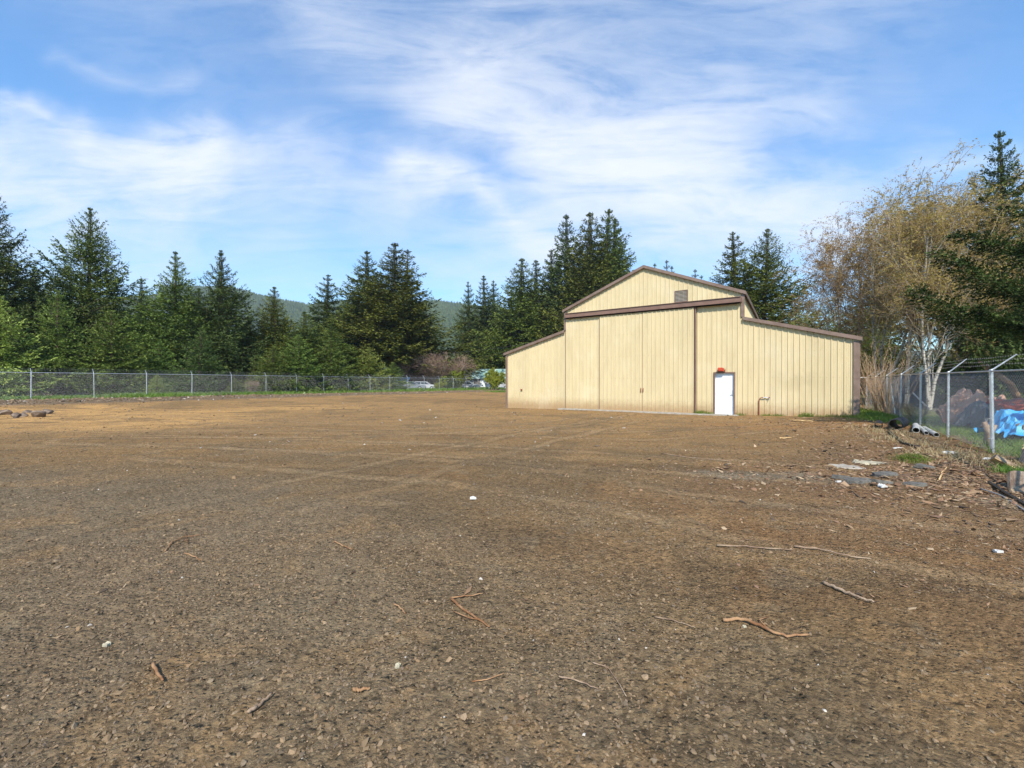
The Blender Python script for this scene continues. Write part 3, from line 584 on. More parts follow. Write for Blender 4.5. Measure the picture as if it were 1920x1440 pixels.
# red box lamp above the door
m_ = MB(); m_.box((12.98, -.14, 2.235), (.27, .15, .155)); m_.box((12.98, -.225, 2.235), (.23, .02, .115)); m_.box((12.95, -.14, 2.325), (.19, .12, .024)); rl_ = m_.build('red_box', M['orange'], barn); tag(rl_, 'weathered orange red box fixed over the door')
m_ = MB(); m_.box((12.98, -.10, 2.145), (.34, .18, .016)); m_.box((13.16, -.05, 2.20), (.02, .04, .16)); m_.build('bracket', M['rust'], rl_)
m_ = MB()
for k in range(4): m_.box((12.905 + k * .05, -.238, 2.235 + (.01 if k % 2 else -.012)), (.016, .008, .08))
m_.build('faded_marks', M['rust'], rl_)
# louvre
vx0, vx1, vz0, vz1 = 10.76, 11.40, 5.79, 6.42
m_ = MB(); t_ = .035
for a in ((vx0 + t_ / 2, (vz0 + vz1) / 2, t_, vz1 - vz0), (vx1 - t_ / 2, (vz0 + vz1) / 2, t_, vz1 - vz0), ((vx0 + vx1) / 2, vz0 + t_ / 2, vx1 - vx0 - 2 * t_ - .002, t_), ((vx0 + vx1) / 2, vz1 - t_ / 2, vx1 - vx0 - 2 * t_ - .002, t_)): m_.box((a[0], -.045, a[1]), (a[2], .05, a[3]))
vf = m_.build('vent', M['trim'], barn)
m_ = MB(); m_.box(((vx0 + vx1) / 2, -.027, (vz0 + vz1) / 2), (vx1 - vx0 - .07, .004, vz1 - vz0 - .07))
ca, sa = math.cos(R(38)), math.sin(R(38))
for k in range(8): m_.box(((vx0 + vx1) / 2, -.05, vz0 + .075 + k * .069), (vx1 - vx0 - .075, .058, .006), [(1, 0, 0), (0, ca, -sa), (0, sa, ca)])
m_.build('slats', M['slat'], vf)
# water pipe and outlet, stains of metal
m_ = MB(); m_.tube([(14.62, -.07, -.3), (14.62, -.07, .70), (14.63, -.08, .80), (14.69, -.09, .87), (14.78, -.09, .89), (15.02, -.09, .89)], .021, 8); m_.tube([(15.02, -.09, .89), (15.02, -.02, .89)], .014, 6); m_.tube([(15.0, -.09, .89), (15.06, -.09, .89)], .032, 8); wp = m_.build('water_pipe', M['rust'], barn)
m_ = MB(); m_.tube([(14.78, -.09, .89), (15.0, -.09, .89)], .024, 8); m_.tube([(15.02, -.12, .885), (15.02, -.12, .80)], .012, 6); m_.build('tap', M['metalgal'], wp)
m_ = MB(); m_.box((1.22, -.05, 1.12), (.12, .05, .10)); m_.tube([(1.22, -.07, 1.12), (1.22, -.13, 1.09)], .022, 8); m_.build('outlet_box', M['rust'], barn)
m_ = MB(); m_.tube([(2.15, 1.2, 4.05), (2.15, 1.2, 4.42)], .035, 8); m_.tube([(2.06, 1.2, 4.42), (2.24, 1.2, 4.42)], .025, 6); m_.build('roof_pipe', M['metalgal'], barn)
# concrete sill in front of the doors
m_ = MB(); m_.box((9.0, -.42, -.12), (9.6, .62, .30)); ap = m_.build('concrete_sill', M['conc'], barn)

# ------------------------------------------------------------------ fences
def fence(P0, dirv, n0, n1, out, label, H=1.83, gap=3.05, arms=True, wires=True, base_follow=True, pr=.03, arm=.42, rail_l=None):
    """posts from index n0 to n1 along dirv"""
    root = empty('chain_link_fence', (P0[0], P0[1], 0)); tag(root, label, 'fence')
    dirv = np.array(dirv); out = np.array(out)
    pos = lambda s: P0 + dirv * s
    top = lambda s: gz(*pos(s)) if False else float(terrain(*pos(s), fine=False)) + H
    org = np.array([P0[0], P0[1], 0])
    rl_ = MB(); K = n1 - n0
    rel = lambda p, z: np.array([p[0], p[1], z]) - org
    pts = [rel(pos((n0 + k / 2) * gap), top((n0 + k / 2) * gap)) for k in range(2 * K + 1)]
    rl_.tube(pts, .021, 6); rl_.build('top_rail', M['metalgal'], root)
    arm_tips = []
    for i in range(n0, n1 + 1):
        p = pos(i * gap); z1 = top(i * gap); m = MB(); big = pr * (1.25 if i % 7 == 0 else 1)
        m.tube([rel(p + np.array([rnd.uniform(-.03, .03), rnd.uniform(-.03, .03)]), z1 - H - .3), rel(p, z1 + .02)], big, 8); m.tube([rel(p, z1 + .02), rel(p, z1 + .045)], [big * 1.15, big * .6], 8)
        for hh in (.3, .75, 1.2, 1.65): m.tube([rel(p, z1 - H + hh), rel(p, z1 - H + hh + .02)], big * 1.18, 8)
        po = m.build('post', M['metalgal'], root)
        if arms:
            lean = rnd.uniform(-.05, .05); tip = p + out * arm * (.72 + lean); zt = z1 + .03 + arm * (.68 - lean); a = MB()
            a.tube([rel(p, z1 + .02), rel(p + out * .05, z1 + .06), rel(tip, zt)], [.022, .018, .012], 6); a.build('wire_arm', M['metalgal'], po)
            arm_tips.append((rel(p, z1 + .05), rel(tip, zt)))
    if wires and arm_tips:
        w = MB()
        for f in (.35, .65, .95):
            A = np.array([a + (b - a) * f for a, b in arm_tips]); mid = (A[:-1] + A[1:]) / 2 - np.array([0, 0, .02])
            w.sticks(A[:-1], mid, .0022, .0022); w.sticks(mid, A[1:], .0022, .0022)
            for k in range(len(A) - 1):
                t = np.linspace(.03, .97, 22)[:, None]; c = A[k] + (A[k + 1] - A[k]) * t; c[:, 2] -= .02 * (1 - np.abs(2 * t[:, 0] - 1))
                w.sticks(c - [0, 0, .018], c + [0, 0, .018], .0014, .0014); w.sticks(c - np.array([*dirv * .008, .015]), c + np.array([*dirv * .01, .015]), .0014, .0014)
        w.build('barbed_wire', M['galdark'], root)
    # diamond mesh: real wires, both diagonals
    me = MB(); s0, s1 = n0 * gap, n1 * gap; sp = .0785; hm = H - .03; slope = 1.0
    ss = np.arange(s0 - hm, s1 + hm, sp)
    prof_s = np.arange(s0 - 2, s1 + 2, .5); prof = np.array([float(terrain(*(P0 + dirv * q), fine=False)) for q in prof_s])
    for sg in (1, -1):
        a = ss.copy(); b = a + sg * hm; za = np.zeros_like(a) + .03; zb = np.zeros_like(a) + hm
        lo = np.minimum(a, b); hi = np.maximum(a, b); keep = (hi > s0 + .01) & (lo < s1 - .01); a, b, za, zb = a[keep], b[keep], za[keep], zb[keep]
        def clip(a, b, za, zb):
            t = np.ones_like(a); 
            for lim, hi_ in ((s0, False), (s1, True)):
                over = (a > lim) if hi_ else (a < lim); f = np.where(over, (lim - a) / (b - a), 0); za = za + (zb - za) * f; a = a + (b - a) * f
                over = (b > lim) if hi_ else (b < lim); f = np.where(over, (lim - b) / (a - b), 0); zb = zb + (za - zb) * f; b = b + (a - b) * f
            return a, b, za, zb
        a, b, za, zb = clip(a, b, za, zb)
        A = np.stack([P0[0] + dirv[0] * a, P0[1] + dirv[1] * a, za + np.interp(a, prof_s, prof)], 1) - org; B = np.stack([P0[0] + dirv[0] * b, P0[1] + dirv[1] * b, zb + np.interp(b, prof_s, prof)], 1) - org
        off = np.array([out[0], out[1], 0]) * (.028 + sg * .0025)
        me.sticks(A - off, B - off, WIRE, WIRE, 4)
    me.build('wire_mesh', M['galdark'], root)
    return root
WIRE = .0018
fence(LF0, EX, -2, 17, -NR, 'long chain link fence along the left side of the yard in front of the firs')
WIRE = .0015
fence(RF0, EX, -3, 6, NR, 'chain link fence on the right side beside the pipes and tarp', arm=.52, pr=.028)
WIRE = .0018
BK = LF0 + EX * 3.05 * 17
fence(BK, NR, 0, 5, EX, 'far chain link fence closing the back of the yard before the green roofed house', pr=.028)
P6 = RF0 + EX * 3.05 * 6
fence(P6 - EX * .05, -NR, 0, 1, EX, 'short cross fence between the barn corner and right fence behind dry canes', gap=1.30, arms=False, wires=False)

# ------------------------------------------------------------------ conifers
def conifer(H, Rm, seed, base=.06, nb=None, leaf=.20, wid=.085, droop=.12, power=.85, irr=.25, up=.5, tw=1.0, gaps=.0, whorl=.0, hug=1.0, extra=()):
    """returns (trunk MB, crown MB) for a tree at the origin"""
    r = np.random.default_rng(seed); tr = MB(); cr = MB()
    lean = r.normal(0, .012, 2)
    tz = np.linspace(0, H, 12); tp = np.stack([lean[0] * tz + .05 * np.sin(tz * .5 + seed), lean[1] * tz + .05 * np.cos(tz * .4 + seed), tz - .3 * (tz == 0)], 1)
    r0 = .014 * H + .05; tr.tube(tp, r0 * (1 - tz / H) ** .9 + .012, 8)
    nb = nb or int(60 + H * 16)
    u = (np.arange(nb) + r.random(nb)) / nb
    t = base + (1 - base) * (1 - (1 - u) ** 1.0)
    t = t ** .92
    lobes = [(r.uniform(0, 6.28), r.uniform(.1, .8), r.uniform(.6, 1.0)) for _ in range(6)]
    Pc = []; Dd = []; Ss = []; LL = []; WW = []; SA = []; SB = []; SR = []; SR2 = []
    for k in range(nb):
        az = k * 2.39996 + r.normal(0, .35); tt = min(t[k], .99)
        if whorl:
            hh = tt * H; hh = hh + (round(hh / whorl) * whorl - hh) * .88; tt = min(.985, max(base * .8, hh / H))
        prof = (1 - tt) ** power * (.72 + .28 * min(1, (tt - base * .3) / .22 + .3))
        w = 1.0
        for la, lt, lw in lobes: w += irr * .7 * lw * math.exp(-((tt - lt) / .10) ** 2) * math.cos(az - la)
        L = Rm * prof * w * (1 + r.normal(0, irr * .5)) + .06 + .010 * H * (1 - tt)
        if r.random() < gaps: continue
        L = max(.15, L)
        el = (up * (tt ** 1.3) * 1.5 - droop * (1 - tt) * 1.3) + r.normal(0, .08)
        ex = k < len(extra)
        if ex: tt = extra[k][0] / H; az, el, L = extra[k][1:]
        d = np.array([math.cos(az) * math.cos(el), math.sin(az) * math.cos(el), math.sin(el)])
        o = np.array([np.interp(tt * H, tz, tp[:, 0]), np.interp(tt * H, tz, tp[:, 1]), tt * H])
        side = np.cross(d, (0, 0, 1.)); side /= np.linalg.norm(side) + 1e-9; upv = np.cross(side, d)
        sag = -droop * 1.1 * (1 - tt * .6); lift = .30 + .25 * tt
        if ex: sag, lift = -.10, .10
        bend = lambda s: o + d * (L * s)[:, None] + np.array([0, 0, 1.]) * (L * (sag * s * (1 - s) * 1.6 + lift * .5 * s ** 3))[:, None] + side * (L * .07 * np.sin(s * 3 + k))[:, None]
        ns = 5; sg = np.linspace(0, 1, ns); bp = bend(sg); SA.append(bp[:-1]); SB.append(bp[1:]); rr = .008 + .012 * L
        SR += [rr * (1 - q * .85) for q in sg[:-1]]; SR2 += [rr * (1 - q * .85) for q in sg[1:]]
        ntw = max(4, int(L / .17 * tw * (2.2 if ex else 1))); s = np.sort(r.uniform(.10, 1.0, ntw)) ** .85
        tl = (.42 * L * (1 - s) * r.uniform(.6, 1.1, ntw) + .05 + .09 * L).clip(.05, 1.5); ks = min(1.0, .45 + L / Rm * 1.1)
        if ex: tl = tl * .60
        sd = np.where(r.random(ntw) < .5, -1., 1.)
        td = d * .62 + side * (sd * .75)[:, None] + upv * r.normal(-.05, .25, ntw)[:, None] + np.array([0, 0, -.25 * droop])
        td /= np.linalg.norm(td, axis=1)[:, None]
        o2 = bend(s)
        nc = np.maximum(2, (tl / (leaf * .42)).astype(int)); idx = np.repeat(np.arange(ntw), nc); m = len(idx)
        f = r.random(m); c = o2[idx] + td[idx] * (f * tl[idx])[:, None] + np.array([0, 0, 1.]) * (-.25 * droop * (f * tl[idx]) + .0)[:, None]
        dd = td[idx] + r.normal(0, .42, (m, 3)); dd /= np.linalg.norm(dd, axis=1)[:, None]
        sv = np.cross(dd, np.array([0, 0, 1.]) + r.normal(0, .55, (m, 3))); sv /= np.linalg.norm(sv, axis=1)[:, None] + 1e-9
        Pc.append(c); Dd.append(dd); Ss.append(sv); q = r.uniform(.65, 1.25, m); LL.append(leaf * q * ks); WW.append(wid * q * ks * r.uniform(.7, 1.3, m))
        mt = int(6 + L * 3); f = r.uniform(.72, 1.04, mt); c = bend(f); dd = d + r.normal(0, .35, (mt, 3)) + (0, 0, .25); dd /= np.linalg.norm(dd, axis=1)[:, None]
        sv = np.cross(dd, r.normal(0, 1, (mt, 3))); sv /= np.linalg.norm(sv, axis=1)[:, None] + 1e-9
        Pc.append(c); Dd.append(dd); Ss.append(sv); LL.append(leaf * ks * r.uniform(.7, 1.2, mt)); WW.append(wid * ks * r.uniform(.6, 1.1, mt))
    m = 22; f = r.uniform(.965, 1.0, m); c = np.stack([np.interp(f * H, tz, tp[:, 0]), np.interp(f * H, tz, tp[:, 1]), f * H], 1); dd = r.normal(0, .45, (m, 3)) + (0, 0, .9); dd /= np.linalg.norm(dd, axis=1)[:, None]; sv = np.cross(dd, r.normal(0, 1, (m, 3))); sv /= np.linalg.norm(sv, axis=1)[:, None]
    Pc.append(c); Dd.append(dd); Ss.append(sv); LL.append(np.full(m, leaf * .6)); WW.append(np.full(m, wid * .4))
    m = int(nb * 9 * hug); f = base + (1 - base) * r.random(m); a = r.uniform(0, 6.28, m); rad = Rm * .32 * (1 - f) ** 1.4 * np.sqrt(r.random(m)) + .05; c = np.stack([np.interp(f * H, tz, tp[:, 0]) + rad * np.cos(a), np.interp(f * H, tz, tp[:, 1]) + rad * np.sin(a), f * H], 1); dd = np.stack([np.cos(a), np.sin(a), r.normal(.2, .5, m)], 1); dd /= np.linalg.norm(dd, axis=1)[:, None]; sv = np.cross(dd, r.normal(0, 1, (m, 3))); sv /= np.linalg.norm(sv, axis=1)[:, None]
    Pc.append(c); Dd.append(dd); Ss.append(sv); kk = .25 + .85 * (1 - f); LL.append(leaf * kk * 1.2); WW.append(wid * kk * 1.2)
    tr.sticks(np.vstack(SA), np.vstack(SB), np.array(SR) * .7, np.array(SR2) * .6, 3)
    cr.leaves(np.vstack(Pc), np.vstack(Dd), np.vstack(Ss), np.concatenate(LL), np.concatenate(WW))
    return tr, cr
PROTO = {}
def proto(key, **kw):
    t, c = conifer(**kw); H = kw['H']
    PROTO[key] = (t.build('trunk', M['bark'], link=False), c.build('crown', M['fir'], link=False), H, kw['Rm'])
proto('broad1', H=15, Rm=5.2, seed=1, power=.92, irr=.42, droop=.10, up=.55, base=.03, leaf=.20, wid=.085, nb=400, whorl=.62, tw=1.8, hug=1.8)
proto('broad2', H=13, Rm=4.0, seed=2, power=1.0, irr=.36, droop=.12, up=.50, base=.03, leaf=.20, wid=.085, nb=380, whorl=.58, tw=1.8, hug=1.8)
proto('broad3', H=14, Rm=4.2, seed=12, power=.98, irr=.46, droop=.08, up=.60, base=.03, leaf=.20, wid=.085, nb=380, whorl=.64, tw=1.8, hug=1.8)
proto('cone1', H=20, Rm=5.0, seed=3, power=.82, irr=.34, droop=.34, up=.25, base=.06, leaf=.28, wid=.125, nb=400, whorl=.85, tw=1.7, hug=1.8)
proto('cone2', H=20, Rm=4.2, seed=4, power=.84, irr=.32, droop=.38, up=.22, base=.04, leaf=.28, wid=.125, nb=400, whorl=.80, tw=1.7, hug=1.8)
proto('cone3', H=20, Rm=4.6, seed=14, power=.82, irr=.42, droop=.40, up=.22, base=.05, leaf=.28, wid=.125, nb=390, whorl=.95, tw=1.7, hug=1.8)
proto('sparse', H=18, Rm=3.4, seed=5, power=.88, irr=.5, droop=.20, up=.32, base=.10, leaf=.26, wid=.11, nb=230, tw=1.3, gaps=.05, whorl=.8)
proto('hightrunk', H=22, Rm=5.6, seed=6, power=.86, irr=.40, droop=.36, up=.22, base=.23, leaf=.29, wid=.125, nb=420, whorl=.9, tw=1.7, hug=1.5)
proto('young1', H=5.5, Rm=2.0, seed=7, power=.90, irr=.24, droop=.05, up=.50, base=.02, leaf=.125, wid=.046, nb=240, whorl=.46, tw=1.8, hug=2.2)
proto('young2', H=5.0, Rm=1.7, seed=8, power=1.0, irr=.2, droop=.0, up=.75, base=.02, leaf=.125, wid=.046, nb=220, whorl=.40, tw=1.7, hug=2)
gr = GC = None
def place(name, key, px, z, topy, wpx, matk, label, rz=None, group=None, cat='fir tree', x=None, base=None):
    t, c, H, Rm = PROTO[key]; X = wx_(px, z) if x is None else x; g = float(terrain(X, z, fine=False)) if base is None else base
    h = hz_(topy, z) - g; root = empty(name, (X, z, g - .05), rnd.uniform(0, 6.28) if rz is None else rz)
    wr = wpx / 2 / F * z * (1.05 if key[:5] == 'young' else 1.4 if gr == GC else 1.25); sxy = wr / (Rm * .95); sz = h / H; root.scale = (sxy, sxy, sz)
    tag(root, label, cat, group)
    a = t.copy(); COL.objects.link(a); a.parent = root; a.name = 'trunk'
    b = c.copy(); COL.objects.link(b); b.parent = root; b.name = 'crown'
    if matk != 'fir': b.material_slots[0].link = 'OBJECT'; b.material_slots[0].material = M[matk]
    return root
GL = 'tall firs behind the left fence'; GY = 'young firs along the left fence'; GC = 'firs between the yard and the barn'; GR = 'back row of dark firs'; GB = 'tree tops behind the barn roof'
ALT = {'broad2': 'broad3', 'cone2': 'cone3'}; _alt = 0
T = [
 ('fir_tree', 'broad1', -22, 36, 350, 200, 'fir_dark', 'dark broad fir cut off by the left edge of the photo', GL),
 ('fir_tree', 'broad1', 168, 43, 388, 176, 'fir', 'wide open-topped fir rising highest among the trees behind the left fence', GL),
 ('fir_tree', 'broad2', 62, 52, 500, 120, 'fir_dark', 'dark fir in the gap between the edge fir and the wide open-topped fir', GL),
 ('fir_tree', 'broad2', 330, 45, 472, 134, 'fir', 'bushy-topped fir just left of the narrow-pointed fir', GL),
 ('fir_tree', 'broad2', 414, 47, 470, 134, 'fir_dark', 'narrow-pointed fir with a long bare leader behind the left fence', GL),
 ('fir_tree', 'cone2', 265, 54, 522, 100, 'fir_dark', 'shorter dark fir between the wide open-topped and the bushy-topped firs', GL),
 ('fir_tree', 'cone2', 372, 56, 540, 100, 'fir_dark', 'dark fir filling the gap between two pointed firs above the blue green sapling', GL),
 ('fir_tree', 'broad2', 515, 52, 537, 122, 'fir_olive', 'olive fir with a thin twiggy yellow top', GL),
 ('fir_tree', 'broad2', 468, 53, 592, 110, 'fir', 'low fir between the narrow-pointed fir and the olive fir', GL),
 ('fir_tree', 'broad2', 572, 50, 584, 116, 'fir', 'low bushy fir in front of the slim conical fir', GL),
 ('fir_tree', 'cone2', 611, 76, 514, 100, 'fir_dark', 'slim conical fir standing alone against the sky left of the tall cluster', GL),
 ('fir_tree', 'broad2', 622, 54, 606, 120, 'fir', 'dense low fir at the foot of the slim conical fir', GL),
 ('fir_tree', 'hightrunk', 682, 72, 468, 140, 'fir', 'left one of the tall centre fir cluster with bare lower trunk', GL),
 ('fir_tree', 'hightrunk', 730, 70, 455, 176, 'fir_olive', 'tallest and broadest fir of the centre cluster with bare lower trunk', GL),
 ('fir_tree', 'sparse', 770, 76, 470, 130, 'fir', 'thin open fir on the right side of the centre cluster', GL),
 ('fir_tree', 'cone1', 782, 82, 556, 92, 'fir', 'low spreading fir at the right foot of the centre cluster', GL),
 ('fir_tree', 'cone1', 655, 82, 560, 110, 'fir_dark', 'dark lower fir at the left foot of the centre cluster', GL),
 ('young_fir', 'young1', 0, 31, 556, 150, 'fir_yellow', 'bright yellow green fir cut by the left edge of the photo', GY),
 ('young_fir', 'young1', 108, 34.5, 546, 112, 'fir_young', 'light green young fir with a tall leader near the first fence posts', GY),
 ('young_fir', 'young1', 209, 36, 583, 140, 'fir_young', 'wide light green young fir below the wide open-topped fir', GY),
 ('young_fir', 'young2', 372, 40, 614, 96, 'fir_blue', 'slim blue green young fir just behind the fence', GY),
 ('young_fir', 'young1', 300, 40, 640, 90, 'fir_young', 'low young fir between the wide light green and slim blue green ones', GY),
 ('young_fir', 'young1', 512, 44, 650, 100, 'fir_young', 'young fir below the olive fir with a pale thin leader', GY),
 ('young_fir', 'young1', 560, 46, 628, 112, 'fir_young', 'leafy young fir at the foot of the low bushy fir', GY),
 ('young_fir', 'young1', 620, 49.5, 634, 100, 'fir_young', 'green young fir just left of the red stop sign', GY),
 ('young_fir', 'young1', 692, 56, 652, 92, 'fir_yellow', 'yellow green young fir standing before the bare trunks', GY),
 ('young_fir', 'young1', 737, 58, 680, 60, 'fir_young', 'small green young fir left of the blue shed', GY),
 ('fir_sapling', 'young2', 293, 36, 700, 44, 'fir_yellow', 'knee high yellow green sapling seen through the fence mesh', GY),
 ('fir_sapling', 'young2', 443, 40.5, 708, 40, 'fir_young', 'small sapling seen through the fence next to a brown stump bush', GY),
 ('fir_tree', 'cone1', -10, 60, 560, 170, 'fir_dark', 'dark back row fir behind the bright yellow green fir', GR),
 ('fir_tree', 'cone3', 118, 62, 556, 170, 'fir_dark', 'dark back row fir behind the light green fir with a tall leader', GR),
 ('fir_tree', 'cone1', 232, 62, 575, 170, 'fir_dark', 'dark back row fir right of the wide open-topped fir', GR),
 ('fir_tree', 'cone3', 305, 64, 600, 170, 'fir_dark', 'dark back row fir between the shorter dark fir and the bushy-topped fir', GR),
 ('fir_tree', 'cone1', 385, 62, 590, 170, 'fir_dark', 'dark back row fir behind the slim blue green young fir', GR),
 ('fir_tree', 'cone3', 462, 64, 612, 160, 'fir_dark', 'dark back row fir right of the narrow-pointed fir', GR),
 ('fir_tree', 'cone1', 545, 66, 618, 160, 'fir_dark', 'dark back row fir behind the olive fir', GR),
 ('fir_tree', 'cone3', 600, 68, 622, 150, 'fir_dark', 'dark back row fir below the slim conical fir', GR),
 ('fir_tree', 'cone2', 880, 86, 528, 50, 'fir_dark', 'leftmost dark fir right of the hill gap', GC),
 ('fir_tree', 'cone2', 906, 88, 517, 70, 'fir_dark', 'second dark fir from the hill gap, thickly needled', GC),
 ('fir_tree', 'cone2', 928, 94, 526, 60, 'fir_dark', 'slim grey green fir third from the hill gap', GC),
 ('fir_tree', 'cone1', 970, 82, 481, 118, 'fir_olive', 'olive brown-tipped fir above the left lean-to', GC),
 ('fir_tree', 'cone2', 1003, 86, 488, 90, 'fir_dark', 'dark fir right of the olive brown-tipped one', GC),
 ('fir_tree', 'cone2', 1037, 84, 469, 90, 'fir_dark', 'fir stepping up to the tall group left of the barn gable', GC),
 ('fir_tree', 'cone1', 1073, 82, 404, 110, 'fir_dark', 'left peak of the tall fir group beside the barn gable', GC),
 ('fir_tree', 'cone1', 1099, 78, 393, 136, 'fir_olive', 'highest fir of the tall group beside the barn gable', GC),
 ('fir_tree', 'cone1', 1133, 82, 398, 128, 'fir', 'right peak of the tall fir group beside the barn gable', GC),
 ('fir_tree', 'cone2', 1152, 84, 410, 112, 'fir', 'rightmost fir of the tall group with drooping branches over the gable slope', GC),
 ('fir_tree', 'cone1', 945, 95, 590, 120, 'fir_dark', 'low dark fir behind the far fence above the green roofed house', GC),
 ('fir_tree', 'cone1', 892, 96, 612, 58, 'fir_dark', 'low dark fir skirting the hill gap', GC),
 ('fir_tree', 'sparse', 1228, 90, 493, 60, 'fir_dark', 'small fir tip left of the tallest tip above the gable', GB),
 ('fir_tree', 'sparse', 1246, 88, 488, 62, 'fir_dark', 'tallest small fir tip above the right gable slope', GB),
 ('fir_tree', 'sparse', 1262, 92, 498, 60, 'fir_dark', 'lowest of the three close fir tips above the gable', GB),
 ('fir_tree', 'sparse', 1302, 88, 504, 60, 'fir_dark', 'lone fir tip farther down the right gable slope', GB),
 ('fir_tree', 'sparse', 1318, 92, 516, 60, 'fir_dark', 'faint fir tip just right of the lone one', GB),
 ('fir_tree', 'cone2', 1379, 50, 434, 120, 'fir', 'slimmer fir behind the right lean-to roof', None),
 ('fir_tree', 'broad1', 1432, 46, 430, 190, 'fir_olive', 'broad olive fir behind the right lean-to roof', None),
 ('fir_tree', 'cone1', 1884, 24.5, 236, 150, 'fir_dark', 'tall dark fir with open pointed top near the right edge', None),
 ('fir_tree', 'cone1', 1900, 40, 600, 170, 'fir_dark', 'dark fir in the shade at the right behind the birches', None),
 ('fir_tree', 'cone1', 1845, 48, 600, 140, 'fir_dark', 'dark low fir behind the fallen log', None),
 ('young_fir', 'young2', 1797, 36, 645, 50, 'fir_blue', 'small blue green fir between birch trunks beyond the right fence', None),
 ('fir_tree', 'cone2', 1640, 46, 470, 110, 'fir', 'green fir half hidden inside the leftmost birches', None),
]
for (nm, key, px, z, ty, w, mk, lb, gr) in T:
    if gr == GC: z = z * 1.12
    if key in ALT:
        _alt += 1
        if _alt % 2: key = ALT[key]
    place(nm, key, px, z, ty, w, mk, lb, group=gr)
# the near spruce whose boughs enter from the right edge
BO = [(2.9, 3.14, .20, 5.9), (4.1, 3.10, .20, 5.3), (5.6, 3.05, .04, 4.5), (2.3, 3.12, -.04, 4.0), (6.4, 3.25, .0, 3.0), (3.0, 3.30, .12, 4.6)]
t_, c_ = conifer(H=9.5, Rm=2.7, seed=21, power=.75, irr=.34, droop=.22, up=.30, base=.16, leaf=.085, wid=.034, nb=44, tw=7.0, whorl=1.0, hug=.6, extra=BO)
sp = empty('spruce_tree', (17.6, 12.2, 0), 0.0); tag(sp, 'near dark spruce reaching long boughs in from the right edge', 'spruce tree')
t_.build('trunk', M['bark'], sp); c_.build('crown', M['spruce'], sp)

# ------------------------------------------------------------------ bare and budding trees
def broadleaf(H, seed, spread=.35, trunk_r=.12, levels=5, stems=1, leafn=3, leaf=.05, twig_len=.5, hang=.0, first=.25, nbr=(5, 4, 4, 3), tiltb=.6):
    r = np.random.default_rng(seed); A = []; B = []; RA = []; RB = []; fineA = []; fineB = []; fR = []; LP = []; LD = []
    def grow(p, d, L, rad, lv):
        seg = 5 if lv < 2 else 3; pts = [p]; dd = d.copy()
        for k in range(seg):
            dd = dd + r.normal(0, .10 if lv < 2 else .2, 3) + np.array([0, 0, (.08 if lv < 3 else -hang)]); dd /= np.linalg.norm(dd); pts.append(pts[-1] + dd * L / seg)
        for k in range(seg):
            r0 = rad * (1 - k / seg * .55); r1 = rad * (1 - (k + 1) / seg * .55)
            if lv <= 1: A.append(pts[k]); B.append(pts[k + 1]); RA.append(r0); RB.append(r1)
            else: fineA.append(pts[k]); fineB.append(pts[k + 1]); fR.append(max(.0035, r0))
        if lv >= levels:
            for k in range(leafn):
                f = r.random() * seg; i = min(int(f), seg - 1); q = pts[i] + (pts[i + 1] - pts[i]) * (f - i); LP.append(q + r.normal(0, .03, 3)); v = r.normal(0, 1, 3) - (0, 0, .6); LD.append(v / np.linalg.norm(v))
            return
        n = nbr[min(lv, len(nbr) - 1)] * (2 if lv == 0 else 1)
        for k in range(n):
            f = (first + (1 - first) * (k + r.random()) / n) if lv == 0 else r.uniform(.15, 1.0); f = min(f, .999) * seg; i = int(f); q = pts[i] + (pts[i + 1] - pts[i]) * (f - i)
            ax = r.normal(0, 1, 3); ax -= ax @ dd * dd; ax /= np.linalg.norm(ax); tl = r.uniform(.6, 1.15) * tiltb * (1.0 if lv else 1.0)
            nd = dd * math.cos(tl) + ax * math.sin(tl)
            if lv == 0: nd[2] = abs(nd[2]) * .8 + .42; nd /= np.linalg.norm(nd)
            sc_ = (.55 if lv == 0 else .6) * r.uniform(.7, 1.15) * ((1.15 - .6 * f / seg) if lv == 0 else 1)
            grow(q, nd, max(L * sc_, twig_len * .6), rad * (.30 if lv == 0 else .5), lv + 1)
    for s in range(stems):
        a = r.uniform(0, 6.28); til = (spread * r.uniform(.3, 1) if stems > 1 else spread * .15); d = np.array([math.cos(a) * til, math.sin(a) * til, 1.]); d /= np.linalg.norm(d)
        grow(np.array([math.cos(a) * .12 * (stems > 1), math.sin(a) * .12 * (stems > 1), -.2]), d, H * r.uniform(.85, 1.0) * .88, trunk_r * (1 if s == 0 else r.uniform(.5, .9)), 0)
    tr = MB(); tr.sticks(A, B, np.array(RA), np.array(RB), 7)
    cr = MB(); fA = np.array(fineA); fB = np.array(fineB); fR = np.array(fR); cr.sticks(fA, fB, fR, fR * .8, 3)
    lf = MB()
    if LP:
        LD = np.array(LD); sv = np.cross(LD, r.normal(0, 1, LD.shape)); sv /= np.linalg.norm(sv, axis=1)[:, None]; q = r.uniform(.6, 1.3, len(LP)); lf.leaves(np.array(LP), LD, sv, leaf * q, leaf * .5 * q)
    return tr, cr, lf
mb_birch = bpy.data.materials.new('birch bark'); mb_birch.use_nodes = True
N = NT(mb_birch.node_tree); p_ = mb_birch.node_tree.nodes['Principled BSDF']; g_ = N.n.new('ShaderNodeTexCoord').outputs['Object']
mp_ = N.n.new('ShaderNodeMapping'); N.put(mp_.inputs['Vector'], g_); mp_.inputs['Scale'].default_value = (2, 2, 7)
N.put(p_.inputs['Base Color'], N.mix(N.ramp(N.noise(mp_.outputs[0], 1.6, 5, .7), .50, .60), (.42, .38, .31), (.05, .04, .035))); p_.inputs['Roughness'].default_value = .7
M['birch'] = mb_birch
